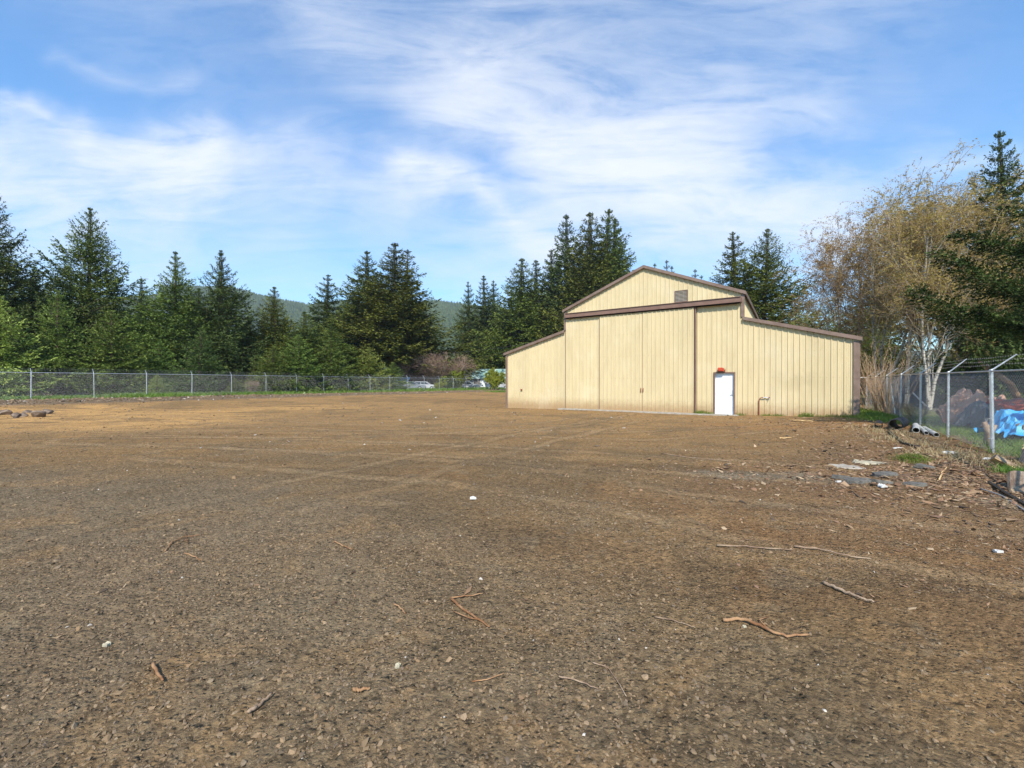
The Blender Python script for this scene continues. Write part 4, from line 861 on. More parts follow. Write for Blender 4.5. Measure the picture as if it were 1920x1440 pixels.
def put_tree(name, parts, loc, label, cat, mats, scale=(1, 1, 1), rz=0, group=None):
    root = empty(name, loc, rz); root.scale = scale; tag(root, label, cat, group)
    tr, cr, lf = parts
    def inst(o, nm, mt):
        c = o.copy(); COL.objects.link(c); c.parent = root; c.name = nm; c.material_slots[0].link = 'OBJECT'; c.material_slots[0].material = M[mt]; return c
    inst(tr, 'trunk', mats[0]); inst(cr, 'branches', mats[1])
    if lf is not None: inst(lf, 'foliage', mats[2])
    return root
BH = []
def bproto(**kw):
    a, b, c = broadleaf(**kw); dm = M['twig']
    hh_ = max(np.vstack(q_.V)[:, 2].max() for q_ in (a, b)) if b.n else np.vstack(a.V)[:, 2].max(); q2 = np.vstack(b.V); rad_ = np.percentile(np.hypot(q2[:, 0], q2[:, 1]), 96); BH.append((hh_, rad_))
    return (a.build('trunk', dm, link=False), b.build('branches', dm, link=False), c.build('foliage', dm, link=False) if c.n else None)
BP = [bproto(H=11, seed=31, stems=2, trunk_r=.11, levels=4, nbr=(7, 5, 5, 4), leafn=9, leaf=.085, twig_len=.5, hang=.16, first=.18, tiltb=.62, spread=.16),
      bproto(H=11, seed=32, stems=3, trunk_r=.10, levels=4, nbr=(5, 5, 5, 4), leafn=9, leaf=.085, twig_len=.5, hang=.14, first=.15, tiltb=.62, spread=.24),
      bproto(H=11, seed=33, stems=1, trunk_r=.12, levels=4, nbr=(10, 6, 5, 4), leafn=9, leaf=.085, twig_len=.5, hang=.20, first=.12, tiltb=.7)]
GBI = 'birches beyond the right fence'
for (k, px, z, ty, w, tm, lm, lb) in (
    (0, 1604, 31, 385, .78, 'twig', 'bud', 'leftmost budding tree with fine grey twigs rising behind the barn corner'),
    (1, 1650, 29, 365, .8, 'birch', 'bud', 'olive budding tree second from the barn corner'),
    (2, 1700, 27, 326, .9, 'birch', 'bud', 'tall birch with black and white trunk right of the dry canes'),
    (1, 1742, 25, 338, .9, 'birch', 'bud', 'many stemmed birch with a dark leaning main trunk'),
    (0, 1762, 30, 322, 1.1, 'birch', 'bud', 'birch behind the many stemmed one with white upper limbs'),
    (2, 1815, 29, 318, 1.1, 'twig', 'bud', 'golden budding tree behind the spruce boughs'),
    (1, 1885, 34, 440, .9, 'twig', 'bud', 'budding tree partly hidden by the dark pointed fir'),
    (0, 1572, 42, 560, .8, 'twig', 'leaf_spring', 'low pale green leafing tree just above the barn eave')):
    X = wx_(px, z); h = hz_(ty, z); put_tree('birch_tree' if tm == 'birch' else 'budding_tree', BP[k], (X, z, 0), lb, 'birch tree' if tm == 'birch' else 'budding tree', (tm, 'twig', lm), (w * 5.0 / BH[k][1] * z / 29, w * 5.0 / BH[k][1] * z / 29, h / BH[k][0]), rnd.uniform(0, 6), GBI)
# shrubs
SH = [bproto(H=3.0, seed=41, stems=9, trunk_r=.035, levels=3, nbr=(5, 5, 5), leafn=2, leaf=.03, twig_len=.3, first=.15, tiltb=.6, spread=.9),
      bproto(H=2.2, seed=42, stems=8, trunk_r=.03, levels=3, nbr=(4, 5, 4), leafn=26, leaf=.11, twig_len=.25, first=.1, tiltb=.7, spread=.9),
      bproto(H=2.6, seed=43, stems=16, trunk_r=.013, levels=2, nbr=(2,2), leafn=0, twig_len=.4, first=.2, tiltb=.35, spread=.55)]
for (k, px, z, ty, w, mats, nm, lb, ct, gr) in (
    (0, 776, 73, 672, 1.7, ('twig_pink', 'twig_pink', 'twig_pink'), 'bare_shrub', 'bare pinkish brown shrub right behind the blue shed', 'shrub', 'bare shrubs in the gap'),
    (0, 800, 76, 668, 1.7, ('twig_pink', 'twig_pink', 'twig_pink'), 'bare_shrub', 'bare brown shrub between the blue shed and the hill gap', 'shrub', 'bare shrubs in the gap'),
    (0, 828, 73, 661, 1.6, ('twig', 'twig_pink', 'twig_pink'), 'bare_shrub', 'tallest bare rosy shrub below the hill gap', 'shrub', 'bare shrubs in the gap'),
    (0, 850, 77, 676, 1.5, ('twig_pink', 'twig_pink', 'twig_pink'), 'bare_shrub', 'bare shrub touching the green roofed house', 'shrub', 'bare shrubs in the gap'),
    (0, 676, 84, 666, 1.4, ('twig_pink', 'twig_pink', 'twig_pink'), 'bare_shrub', 'bare brown shrub seen left of the bare fir trunks', 'shrub', 'bare shrubs in the gap'),
    (1, 842, 68, 707, 1.1, ('twig', 'twig', 'leaf_spring'), 'green_shrub', 'round yellow green shrub before the green roofed house', 'shrub', 'leafing shrubs'),
    (1, 822, 66, 717, .9, ('twig', 'twig', 'leaf_spring'), 'green_shrub', 'low yellow green shrub left of the round one', 'shrub', 'leafing shrubs'),
    (1, 861, 70, 697, .7, ('twig', 'twig', 'leaf_spring'), 'green_shrub', 'slim leafing tree in front of the green roof', 'shrub', 'leafing shrubs'),
    (1, 926, 68, 693, .75, ('twig', 'twig', 'leaf_spring'), 'green_shrub', 'small leafing tree beside the barn left corner', 'shrub', 'leafing shrubs'),
    (1, 757, 60, 726, 1.3, ('twig', 'twig', 'fir_young'), 'green_shrub', 'little round dark green bush inside the fence line', 'shrub', 'leafing shrubs'),
    (1, 649, 52, 727, 1.1, ('twig', 'twig', 'fir_young'), 'green_shrub', 'little green bush below the stop sign', 'shrub', 'leafing shrubs'),
    (0, 474, 41.5, 712, 1.0, ('twig_pink', 'twig_pink', 'twig_pink'), 'bare_shrub', 'reddish brown dead bush behind the left fence', 'shrub', None),
    (2, 1634, 21, 655, 1.0, ('cane', 'cane', 'cane'), 'dry_canes', 'dry tan cane clump nearest the barn right corner', 'canes', 'dry canes by the fence'),
    (2, 1655, 20.0, 640, 1.0, ('cane', 'cane', 'cane'), 'dry_canes', 'tallest clump of dry tan canes', 'canes', 'dry canes by the fence'),
    (2, 1670, 18.6, 668, 1.0, ('cane', 'cane', 'cane'), 'dry_canes', 'dry cane clump touching the right fence', 'canes', 'dry canes by the fence'),
    (0, 1712, 15.6, 752, 1.0, ('twig', 'twig', 'twig'), 'bare_shrub', 'dead brown weeds against the right fence', 'shrub', None)):
    X = wx_(px, z); g = float(terrain(X, z, fine=False)); hh = (3.0, 2.2, 2.6)[k]; h = hz_(ty, z) - g
    put_tree(nm, SH[k], (X, z, g), lb, ct, mats, (h / hh * w, h / hh * w, h / hh), rnd.uniform(0, 6), gr)

# ------------------------------------------------------------------ grass
def grass(name, label, spots, matk, hgt, width=.012, kind='stuff', cat='grass'):
    mb = MB()
    for (cx, cy, sx, sy, n, hs_) in spots:
        x = rng.normal(cx, sx, n); y = rng.normal(cy, sy, n); z = terrain(x, y); h = hgt * hs_ * rng.uniform(.35, 1.15, n)
        a = rng.uniform(0, 6.28, n); ln = rng.uniform(.1, .75, n); d = np.stack([np.cos(a) * ln, np.sin(a) * ln, np.ones(n)], 1); d /= np.linalg.norm(d, axis=1)[:, None]
        s = np.cross(d, rng.normal(0, 1, (n, 3))); s /= np.linalg.norm(s, axis=1)[:, None]; b = np.stack([x, y, z - .01], 1); w = width * (.6 + hs_ * .5)
        tip = b + d * h[:, None] + np.stack([np.cos(a), np.sin(a), -.4 * np.ones(n)], 1) * (h * .25)[:, None]; mid = b + d * (h * .55)[:, None]
        v = np.stack([b - s * w / 2, b + s * w / 2, mid + s * w * .4, tip, mid - s * w * .4], 1).reshape(-1, 3)
        i = np.arange(n)[:, None] * 5; mb.add(v, q=i + [[0, 1, 2, 4]], t=i + [[4, 2, 3]])
    o = mb.build(name, M[matk]); return tag(o, label, cat, kind=kind)
M['grass'] = foliage('green grass', (.10, .17, .03), (.21, .28, .06), scale=2, trans=.3)
M['straw'] = foliage('dry grass', (.30, .23, .12), (.45, .37, .21), scale=2, trans=.2)
sp_ = []
for k in range(150):
    s = rnd.uniform(-2, 58); d = (rnd.uniform(-3.5, -.3) if s < 4 else rnd.uniform(-3.5, .5)) if s < 30 else rnd.uniform(-6, .8); q = LF0 + EX * s + NR * d; sp_.append((q[0], q[1], .9, .7, 330, 1.0 + .4 * (s > 30) + .5 * (s > 4)))
grass('grass', 'green grass strip growing at the foot of the left fence', sp_, 'grass', .26, .03)
sp_ = []
for k in range(60):
    q = BL - NR * rnd.uniform(-1, 20) + EX * rnd.uniform(25.5, 30); sp_.append((q[0], q[1], .9, .7, 300, 1.1))
for k in range(36):
    q = LF0 + EX * rnd.uniform(30, 60) + NR * rnd.uniform(.2, 1.6); sp_.append((q[0], q[1], .7, .5, 160, 1.0))
grass('rough_grass', 'rough green and yellow grass along the back of the yard', sp_, 'grass', .26, .035)
def bpos(x, y): q = BL + NR * x + EX * y; return q[0], q[1]
sp_ = [(*bpos(12.05, -.25), .14, .10, 260, 1.1), (*bpos(12.45, -.25), .10, .09, 150, .8), (*bpos(13.85, -.2), .13, .1, 120, .7), (*bpos(14.9, -.2), .16, .1, 120, .55), (*bpos(15.4, -.22), .16, .12, 120, .6),
       (*bpos(16.45, -.3), .15, .12, 220, 1.0), (*bpos(17.2, -.2), .25, .1, 150, .6), (*bpos(17.9, -.4), .3, .18, 300, .6), (*bpos(0.9, -.15), .1, .06, 20, .3)]
grass('wall_weeds', 'tufts of green weeds growing along the foot of the barn wall', sp_, 'grass', .26, .012, cat='weeds')
sp_ = []
for k in range(26):
    q = RF0 + EX * rnd.uniform(6.5, 17) - NR * rnd.uniform(.1, 1.1); sp_.append((q[0], q[1], .25, .3, 170, 1.0))
for k in range(10): sp_.append((*bpos(18.6 + rnd.uniform(0, .8), rnd.uniform(-.5, 1.6)), .2, .25, 260, 1.2))
for k in range(6): sp_.append((*bpos(18.2 + rnd.uniform(-1, .8), rnd.uniform(-2.4, -.8)), .25, .25, 100, .6))
grass('fence_grass', 'bright green grass between the barn corner and the right fence', sp_, 'grass', .24, .012)
sp_ = []
for k in range(70):
    q = RF0 + EX * rnd.uniform(-1, 12) + NR * rnd.uniform(.3, 2.8); sp_.append((q[0], q[1], .3, .3, 170, 1.0))
grass('meadow_grass', 'pale green grass beyond the mesh of the right fence', sp_, 'grass', .22, .012)
g1 = at(1712, 868); g2 = at(1760, 858); g3 = at(1905, 890)
grass('grass_tuft', 'bright grass tuft on the bark litter left of the straw', [(g1[0], g1[1], .16, .14, 420, 1.0), (g1[0] - .1, g1[1] - .15, .1, .1, 140, .7)], 'grass', .17, .007, kind=None, cat='grass tuft')['group'] = 'grass tufts on the bark litter'
grass('grass_tuft', 'grass tuft beside the split log at the right edge', [(g3[0], g3[1], .14, .12, 330, 1.0)], 'grass', .19, .007, kind=None, cat='grass tuft')['group'] = 'grass tufts on the bark litter'
sp_ = [(g2[0], g2[1], .35, .22, 260, .8), (g2[0] + .7, g2[1] - .5, .5, .3, 350, .8), (g2[0] + .2, g2[1] - .9, .6, .3, 260, .6), (9.4, 8.0, .5, .5, 350, .9), (10.0, 10.4, .3, .8, 300, 1.0), (11.2, 12.6, .3, .8, 260, 1.2)]
grass('straw', 'dry straw and dead grass lying beside the right fence', sp_, 'straw', .20, .008)

# ------------------------------------------------------------------ distant hill and its forest
def hill_h(x, y):
    r = np.hypot(x, y); u = x / np.maximum(y, 1) * F + 960
    ridge = 210 * np.interp(u, [-600, 200, 330, 440, 480, 540, 575, 640, 760, 812, 860, 960, 1200, 1700, 2400], [.85, 1.05, 1.12, 1.09, 1.02, .93, .87, .90, .88, .93, .90, .80, .62, .40, .3])
    t = sstep(y, 420, 1350); fall = 1 - .5 * sstep(y, 1400, 2000)
    return ridge * 1.18 * t * fall + 14 * fbm(x * .006, y * .006, 4) * t + .3
xs = np.linspace(-2600, 1900, 150); ys = np.linspace(300, 2100, 80); X_, Y_ = np.meshgrid(xs, ys); Z_ = hill_h(X_, Y_) - 2.0 * (1 - sstep(Y_, 300, 460)) 
mb = MB(); n = len(xs); i = np.arange((len(ys) - 1) * n); i = i[i % n != n - 1]; mb.add(np.stack([X_, Y_, Z_], -1).reshape(-1, 3), np.stack([i, i + 1, i + n + 1, i + n], 1))
M['hill'] = mat('hill forest floor', (.045, .065, .03), .95, .1, col2=(.08, .09, .045), vscale=.02)
tag(mb.build('hills', M['hill'], smooth=True), kind='structure')
def hill_forest():
    n = 42000; y = rng.uniform(470, 1480, n); u = rng.uniform(300, 1050, n); x = (u - 960) / F * y
    keep = rng.random(n) < (y / 1480) * (.55 + .9 * (fbm(x * .01 + 5, y * .01, 3) + .5)); x, y = x[keep], y[keep]; m = len(x); z = hill_h(x, y); h = rng.uniform(12, 25, m); r = h * rng.uniform(.15, .24, m)
    k = 6; a = np.arange(k) * 2 * math.pi / k; ring = np.stack([np.cos(a), np.sin(a)], 1)
    V = []
    lv = [(0.05, 1.0), (.38, .42), (.40, .72), (.70, .22), (.71, .42), (1.0, 0.02)]
    for f, q in lv:
        rr = r[:, None] * q * rng.uniform(.7, 1.3, (m, k)); V.append(np.stack([x[:, None] + ring[:, 0] * rr, y[:, None] + ring[:, 1] * rr, (z + h * f)[:, None] + rng.normal(0, .4, (m, k))], -1))
    V = np.stack(V, 1).reshape(-1, 3); b = (np.arange(m) * k * 6)[:, None]; Q = []
    for L in range(5):
        for j in range(k): Q.append(b + np.array([[L * k + j, L * k + (j + 1) % k, (L + 1) * k + (j + 1) % k, (L + 1) * k + j]]))
    mb = MB(); mb.add(V, np.vstack(Q)); tag(mb.build('hill_forest', M['hillfir']), 'dense conifer forest covering the far hills', 'forest', kind='stuff')
M['hillfir'] = foliage('hill firs', (.032, .052, .022), (.085, .115, .042), scale=.03, trans=.0)
hill_forest()
# ------------------------------------------------------------------ houses, sheds and things beyond the fences
def rotm(a): c, s = math.cos(a), math.sin(a); return [(c, -s, 0), (s, c, 0), (0, 0, 1)]
M['gr_roof'] = mat('pale green roof', (.17, .30, .27), .6, .3, col2=(.30, .40, .37), vscale=.6)
M['wallw'] = mat('white siding', (.55, .57, .58), .7, .2, col2=(.46, .48, .49), vscale=1)
M['greyw'] = mat('grey boards', (.14, .12, .11), .8, .2, col2=(.20, .18, .16), vscale=1)
M['cream'] = mat('cream siding', (.68, .54, .42), .7, .2, col2=(.60, .47, .36), vscale=1)
M['glass'] = mat('window glass', (.05, .07, .09), .1, .6)
M['bluet'] = mat('blue sheet', (.04, .16, .38), .5, .4, col2=(.06, .22, .48), vscale=1.5)
M['tarp'] = mat('blue tarp', (.03, .28, .60), .45, .4, col2=(.07, .38, .70), vscale=3, bump=.6, bscale=9)
M['redt'] = mat('faded red paint', (.40, .07, .04), .6, .3, col2=(.22, .10, .08), vscale=3)
M['brownt'] = mat('brown tarp', (.40, .20, .13), .8, .2, col2=(.55, .34, .25), vscale=3, bump=.8, bscale=7)
M['greyroof'] = mat('grey roof', (.13, .13, .135), .7, .2, col2=(.18, .18, .18), vscale=2)
M['whitep'] = mat('white paint', (.75, .75, .73), .5, .3)
M['signred'] = mat('sign red', (.55, .03, .03), .5, .3)
M['pole'] = mat('weathered pole', (.22, .17, .12), .9, .2)
def house(name, px, z, w, d, hw, hr, rz, wm, rm, label, cat='house', windows=(), base=.3, doors=(), over=.4, hip=.0):
    X = wx_(px, z); r = empty(name, (X, z, base), rz); tag(r, label, cat)
    m = MB(); m.box((0, 0, hw / 2), (w, d, hw)); m.prism([(-.0, hw), (.0 + .01, hw), (.005, hw + .01)], -.01, .01); m.build('wall', M[wm], r)
    m = MB(); a, b = w / 2 + over, d / 2 + over; hh = w / 2 + over - hip
    m.add([(-a, -b, hw + .002), (a, -b, hw + .002), (a, b, hw + .002), (-a, b, hw + .002), (-hh, 0, hw + hr), (hh, 0, hw + hr)], q=[(0, 1, 5, 4), (2, 3, 4, 5), (0, 3, 2, 1)], t=[(1, 2, 5), (3, 0, 4)]); m.build('roof', M[rm], r)
    for (x, zz, ww, wh) in windows:
        m = MB(); m.box((x, -d / 2 - .03, zz), (ww + .16, .05, wh + .16)); f = m.build('window', M['whitep'], r); m = MB(); m.box((x, -d / 2 - .065, zz), (ww, .02, wh)); m.build('pane', M['glass'], f)
    for (x, ww, wh) in doors:
        m = MB(); m.box((x, -d / 2 - .03, wh / 2), (ww, .05, wh)); m.box((x, -d / 2 - .06, wh / 2), (ww * .8, .02, wh * .85)); m.build('door', M['doorw'], r)
    return r
house('green_roofed_house', 895, 84, 14.6, 7, 1.9, 2.0, R(-4), 'greyw', 'gr_roof', 'long low house with pale green roof far behind the back fence', windows=((-5, 1.2, 1.2, .7), (-1, 1.2, 1.4, .7), (4, 1.2, 1.2, .7)), hip=1.2, doors=((1.6, .9, 1.8),))
house('blue_shed', 751, 70, 2.6, 3, 1.7, .5, R(12), 'bluet', 'bluet', 'bright blue shed seen past the young firs and the fence', 'shed', doors=((-.9, 1.1, 1.7),), over=.2)
house('cream_house', 74, 37.5, 5.4, 4, 1.9, .5, R(12), 'cream', 'greyroof', 'cream house glimpsed through the left fence between young firs', windows=((-2.0, 1.1, .7, .8), (1.7, 1.1, .8, .8)), doors=((.1, .8, 1.7),), over=.2)
house('grey_shed', 1880, 27, 9.5, 3.6, 1.45, .8, R(-18), 'greyw', 'greyroof', 'long low grey shed beyond the right fence behind the tarps', 'shed', windows=((-3.0, .85, 1.5, .55), (1.0, .8, .8, .5)), base=.0, over=.3)
def car(px, z, rz, body, label, L=4.4, base=.3, hs=1.0, name='parked_car', cat='car'):
    r = empty(name, (wx_(px, z), z, base), rz); tag(r, label, cat)
    m = MB(); y = .85
    prof = [(-L / 2, .35), (L / 2, .35), (L / 2 + .02, .62), (L / 2 - .1, .82), (L / 2 - 1.15, .92), (L / 2 - 1.75, 1.38 * hs), (-L / 2 + .75, 1.40 * hs), (-L / 2 + .12, .98), (-L / 2 - .02, .6)]
    m.prism(prof, -y, y); m.build('body', M[body], r)
    for sy in (-1, 1):
        m = MB(); m.prism([(L / 2 - 1.25, .93), (L / 2 - 1.80, 1.31 * hs), (L / 2 - 2.55, 1.32 * hs), (L / 2 - 2.55, .95)], sy * y + .012, sy * y - .012); m.prism([(L / 2 - 2.63, .95), (L / 2 - 2.63, 1.32 * hs), (-L / 2 + .85, 1.32 * hs), (-L / 2 + .4, .97)], sy * y + .012, sy * y - .012); m.build('side_window', M['glass'], r)
        for sx in (-L / 2 + .8, L / 2 - .85):
            m = MB(); m.tube([(sx, sy * (y - .20), .32), (sx, sy * (y + .01), .32)], .32, 16); wh = m.build('wheel', M['black'], r); m = MB(); m.tube([(sx, sy * (y + .005), .32), (sx, sy * (y + .02), .32)], .19, 12); m.build('rim', M['metalgal'], wh)
    return r
M['carg'] = mat('grey car paint', (.18, .20, .23), .3, .5); M['carw'] = mat('white car paint', (.42, .43, .45), .3, .5)
car(772, 67.5, R(5), 'carg', 'grey car parked beside the blue shed')
car(795, 69, R(3), 'carw', 'pale car in front of the bare shrubs')
car(877, 76, R(-4), 'carw', 'white car parked before the left part of the green roofed house')
car(935, 76, R(-4), 'carw', 'white car almost hidden by the barn left corner')
car(1764, 33, R(-30), 'carw', 'white van with pale window beyond the right fence', L=3.6, base=0, hs=1.12, name='parked_van', cat='van')
# stop sign
sx_, sz_ = wx_(649, 56), 56
g = gz(sx_, sz_); r = empty('stop_sign', (sx_, sz_, g), R(0)); tag(r, 'red octagonal stop sign standing beyond the left fence', 'road sign')
m = MB(); m.tube([(0, 0, -.2), (0, 0, 2.0)], .035, 6); m.build('pole', M['metalgal'], r)
hz0 = hz_(713, sz_) - g
m = MB(); m.prism([(.36 * math.cos(R(22.5 + 45 * k)), hz0 + .36 * math.sin(R(22.5 + 45 * k))) for k in range(8)], -.05, -.042); face = m.build('sign_face', M['whitep'], r)
m = MB(); m.prism([(.33 * math.cos(R(22.5 + 45 * k)), hz0 + .33 * math.sin(R(22.5 + 45 * k))) for k in range(8)], -.055, -.051); m.build('red_panel', M['signred'], face)
cu = bpy.data.curves.new('stop text', 'FONT'); cu.body = 'STOP'; cu.size = .24; cu.align_x = 'CENTER'; cu.align_y = 'CENTER'; cu.extrude = .001; cu.materials.append(M['whitep'])
tmp_ = bpy.data.objects.new('lettering', cu); COL.objects.link(tmp_); bpy.context.view_layer.update(); me_ = bpy.data.meshes.new_from_object(tmp_.evaluated_get(bpy.context.evaluated_depsgraph_get())); bpy.data.objects.remove(tmp_)
me_.materials.clear(); me_.materials.append(M['whitep']); to = bpy.data.objects.new('lettering', me_); COL.objects.link(to); to.parent = face; to.location = (0, -.058, hz0); to.rotation_euler = (R(90), 0, 0)
# power lines
def power(p0, p1, z0, z1, label, sag=.6, n=14):
    m = MB(); t = np.linspace(0, 1, n); a = np.array([*p0, z0]); b = np.array([*p1, z1]); c = a + (b - a) * t[:, None]; c[:, 2] -= sag * 4 * t * (1 - t); m.tube(c, .022, 5); tag(m.build('power_line', M['black']), label, 'power line')
power((wx_(560, 66), 66), (wx_(1010, 74), 74), hz_(666, 66), hz_(640, 74), 'dark cable strung across the centre fir cluster', sag=1.2)
power((wx_(1740, 30), 30), (wx_(2060, 30), 30), hz_(676, 30), hz_(668, 30), 'thin cable crossing below the spruce boughs at the right', sag=.2)
# rocks at the left
def rock(px, py, size, flat, label, seed, dz=.0, group='rocks on the orange sand', mk='rock', st=1.15):
    size *= .8; flat = min(1.0, flat * 2.1)
    q = at(px, py, dz); r = np.random.default_rng(seed)
    import bmesh
    bm = bmesh.new(); bmesh.ops.create_icosphere(bm, subdivisions=2, radius=1)
    off = [r.normal(0, 1, 3) for _ in range(12)]; off = [o_ / np.linalg.norm(o_) for o_ in off]; cut = r.uniform(.42, .72, 12)
    for v in bm.verts:
        p = np.array(v.co)
        for o_, c_ in zip(off, cut):
            d = p @ o_
            if d > c_: p = p - o_ * (d - c_)
        p = p * (1 + .06 * math.sin(p[0] * 7 + seed) * math.cos(p[1] * 6)); v.co = (p[0] * size * st, p[1] * size, p[2] * size * flat)
    me = bpy.data.meshes.new('rock'); bm.to_mesh(me); bm.free(); me.materials.append(M[mk]); o_ = bpy.data.objects.new('rock', me); COL.objects.link(o_)
    o_.location = (q[0], q[1], gz(*q) + size * flat * .45); o_.rotation_euler = (0, 0, r.uniform(-.5, .5)); tag(o_, label, 'rock', group); return o_
rock(72, 782, .42, .36, 'long flat topped rock in the middle of the rock group', 51); rock(88, 776, .30, .5, 'dark rock at the right end of the rock group', 52); rock(45, 781, .20, .75, 'upright brown rock in the centre of the group', 53)
rock(28, 784, .26, .5, 'grey rock nearest the camera in the left of the group', 54); rock(50, 775, .32, .22, 'thin flat slab lying at the back of the rock group', 55); rock(12, 778, .38, .4, 'wide sand coloured rock at the left end of the group', 56); rock(17, 744, .30, .35, 'pale boulder right beside the left fence', 57, dz=.40)
# sticks
def stick(pts, rad, label, mk='stick', group='sticks on the gravel', branch=None, name='stick'):
    P3 = []
    for (px, py) in pts: q = at(px, py); P3.append((q[0], q[1], gz(*q) + rad * 1.2 + .008))
    P3 = np.array(P3); t = np.linspace(0, 1, len(P3)); tt = np.linspace(0, 1, len(P3) * 4); C = np.stack([np.interp(tt, t, P3[:, k]) for k in range(3)], 1); C[1:-1] += rng.normal(0, rad * .3, C[1:-1].shape)
    m = MB(); m.tube(C, rad * (1.05 - .45 * tt), 7)
    if branch:
        B = np.array([(at(*b)[0], at(*b)[1], gz(*at(*b)) + rad + .01) for b in branch]); m.tube(B, rad * np.linspace(.6, .3, len(B)), 6)
    tag(m.build(name, M[mk], smooth=True), label, 'stick', group)
stick([(845, 1124), (872, 1120), (905, 1116)], .006, 'short upper arm of the V shaped pair of sticks'); stick([(845, 1126), (868, 1145), (900, 1168), (918, 1180)], .009, 'long lower arm of the V shaped pair of sticks', branch=[(850, 1152), (880, 1163), (905, 1168)])
stick([(1357, 1167), (1388, 1166), (1420, 1178), (1450, 1193), (1480, 1201), (1518, 1199)], .011, 'curved orange brown stick in the right foreground', branch=[(1440, 1186), (1425, 1170), (1443, 1164)])
stick([(1545, 1094), (1575, 1108), (1610, 1122), (1640, 1134)], .013, 'straight thick grey brown stick in the right foreground', 'wood_old')
stick([(1345, 1024), (1400, 1026), (1450, 1030), (1490, 1032)], .007, 'long thin pale twig lying across the coarse gravel', 'wood_old'); stick([(1490, 1026), (1540, 1032), (1590, 1046), (1635, 1050)], .009, 'bowed pale branch just right of the long thin twig', 'wood_old')
stick([(625, 1017), (640, 1026), (660, 1034)], .007, 'small straight stick left of centre'); stick([(308, 1036), (322, 1020), (345, 1010), (374, 1007)], .006, 'curled root strand in the left foreground', 'stick', branch=[(345, 1010), (350, 1022), (345, 992)])
stick([(345, 1040), (365, 1048), (378, 1054)], .006, 'forked straw coloured twig below the curled root'); stick([(464, 1346), (485, 1330), (508, 1310)], .010, 'dark brown stick at the bottom left', 'wood_old'); stick([(285, 1250), (293, 1268), (303, 1285)], .009, 'reddish stick low in the left foreground')
stick([(1112, 1247), (1140, 1255), (1160, 1285), (1175, 1312)], .004, 'thin curved pale twig at the bottom centre', 'wood_old'); stick([(1048, 1274), (1085, 1283), (1122, 1298)], .005, 'thin dark twig beside the curved pale one', 'wood_old')
stick([(738, 1135), (748, 1142), (760, 1152)], .006, 'tiny stick left of the V shaped pair'); stick([(1240, 850), (1290, 858), (1370, 866)], .008, 'pale thin stick in the middle distance right of centre', 'wood_old'); stick([(660, 1303), (675, 1302), (693, 1300)], .010, 'short thick brown stick near the bottom centre')
stick([(1228, 1160), (1262, 1166), (1305, 1180)], .004, 'hair thin twig left of the curved orange brown stick', 'wood_old'); stick([(885, 1284), (915, 1282), (945, 1270)], .004, 'straw coloured twig at the bottom centre')
stick([(1485, 793), (1525, 796)], .03, 'pale board piece lying before the barn right wall', 'wood_cut', 'boards near the barn', name='board'); stick([(1462, 824), (1484, 823)], .02, 'small pale board piece in front of the barn wall', 'wood_cut', 'boards near the barn', name='board')
stick([(1762, 902), (1767, 890), (1776, 884)], .012, 'pale bent stick on the bark litter', 'wood_cut')
# litter
def slab(px, py, pts, th, mk, label, cat, name, group=None, tilt=(0, 0), lift=0.0, dz=0.0):
    q = at(px, py, dz); m = MB(); n = len(pts); a = np.array([(x, y, 0) for x, y in pts]); b = np.array([(x * .94, y * .94, th) for x, y in pts])
    m.V.append(np.vstack([a, b])); m.N += [np.arange(n)[::-1], np.arange(n) + n]; i = np.arange(n); j = (i + 1) % n; m.Q.append(np.stack([i, j, j + n, i + n], 1)); m.n = 2 * n
    o_ = m.build(name, M[mk]); o_.location = (q[0], q[1], gz(*q) - .01 + lift); o_.rotation_euler = (tilt[0], tilt[1], 0); return tag(o_, label, cat, group)
def blob(w, h, n=11, j=.18, seed=0):
    r = np.random.default_rng(seed); return [(w / 2 * math.cos(2 * math.pi * k / n) * (1 + r.normal(0, j)), h / 2 * math.sin(2 * math.pi * k / n) * (1 + r.normal(0, j))) for k in range(n)]
M['lime'] = mat('pale lichened concrete', (.50, .44, .30), .95, .2, col2=(.30, .27, .20), vscale=9, bump=.7, bscale=40)
slab(1632, 871, blob(.62, .6, 17, .16, seed=3), .045, 'lime', 'pale cream broken concrete piece left of the bright grass tuft', 'concrete piece', 'concrete_piece', tilt=(-.04, .03))
slab(1596, 876, blob(.8, .40, 17, .22, seed=8), .02, 'conc', 'flat grey concrete piece next to the pale cream one', 'concrete piece', 'concrete_piece', tilt=(.0, .02))
for k, (px, py, w, h, tl, lb) in enumerate(((1608, 905, .55, .24, (.10, .02), 'thick broken asphalt slab nearest the pale cream concrete'), (1650, 906, .34, .22, (-.1, .12), 'small tilted asphalt chunk right of the thick slab'), (1660, 893, .40, .20, (.12, -.1), 'dark asphalt chunk behind the small tilted one'),
        (1578, 897, .30, .16, (.0, .1), 'thin dark asphalt piece at the left of the chunks'), (1715, 912, .34, .16, (.1, .0), 'flat asphalt chunk right of the rest amid bark litter'), (1735, 882, .30, .20, (.15, .1), 'dark clod of asphalt below the bright grass tuft'))):
    slab(px, py, blob(w, h, 8, .15, 20 + k), .055, 'asph', lb, 'asphalt chunk', 'asphalt_chunk', 'broken asphalt chunks', tl)
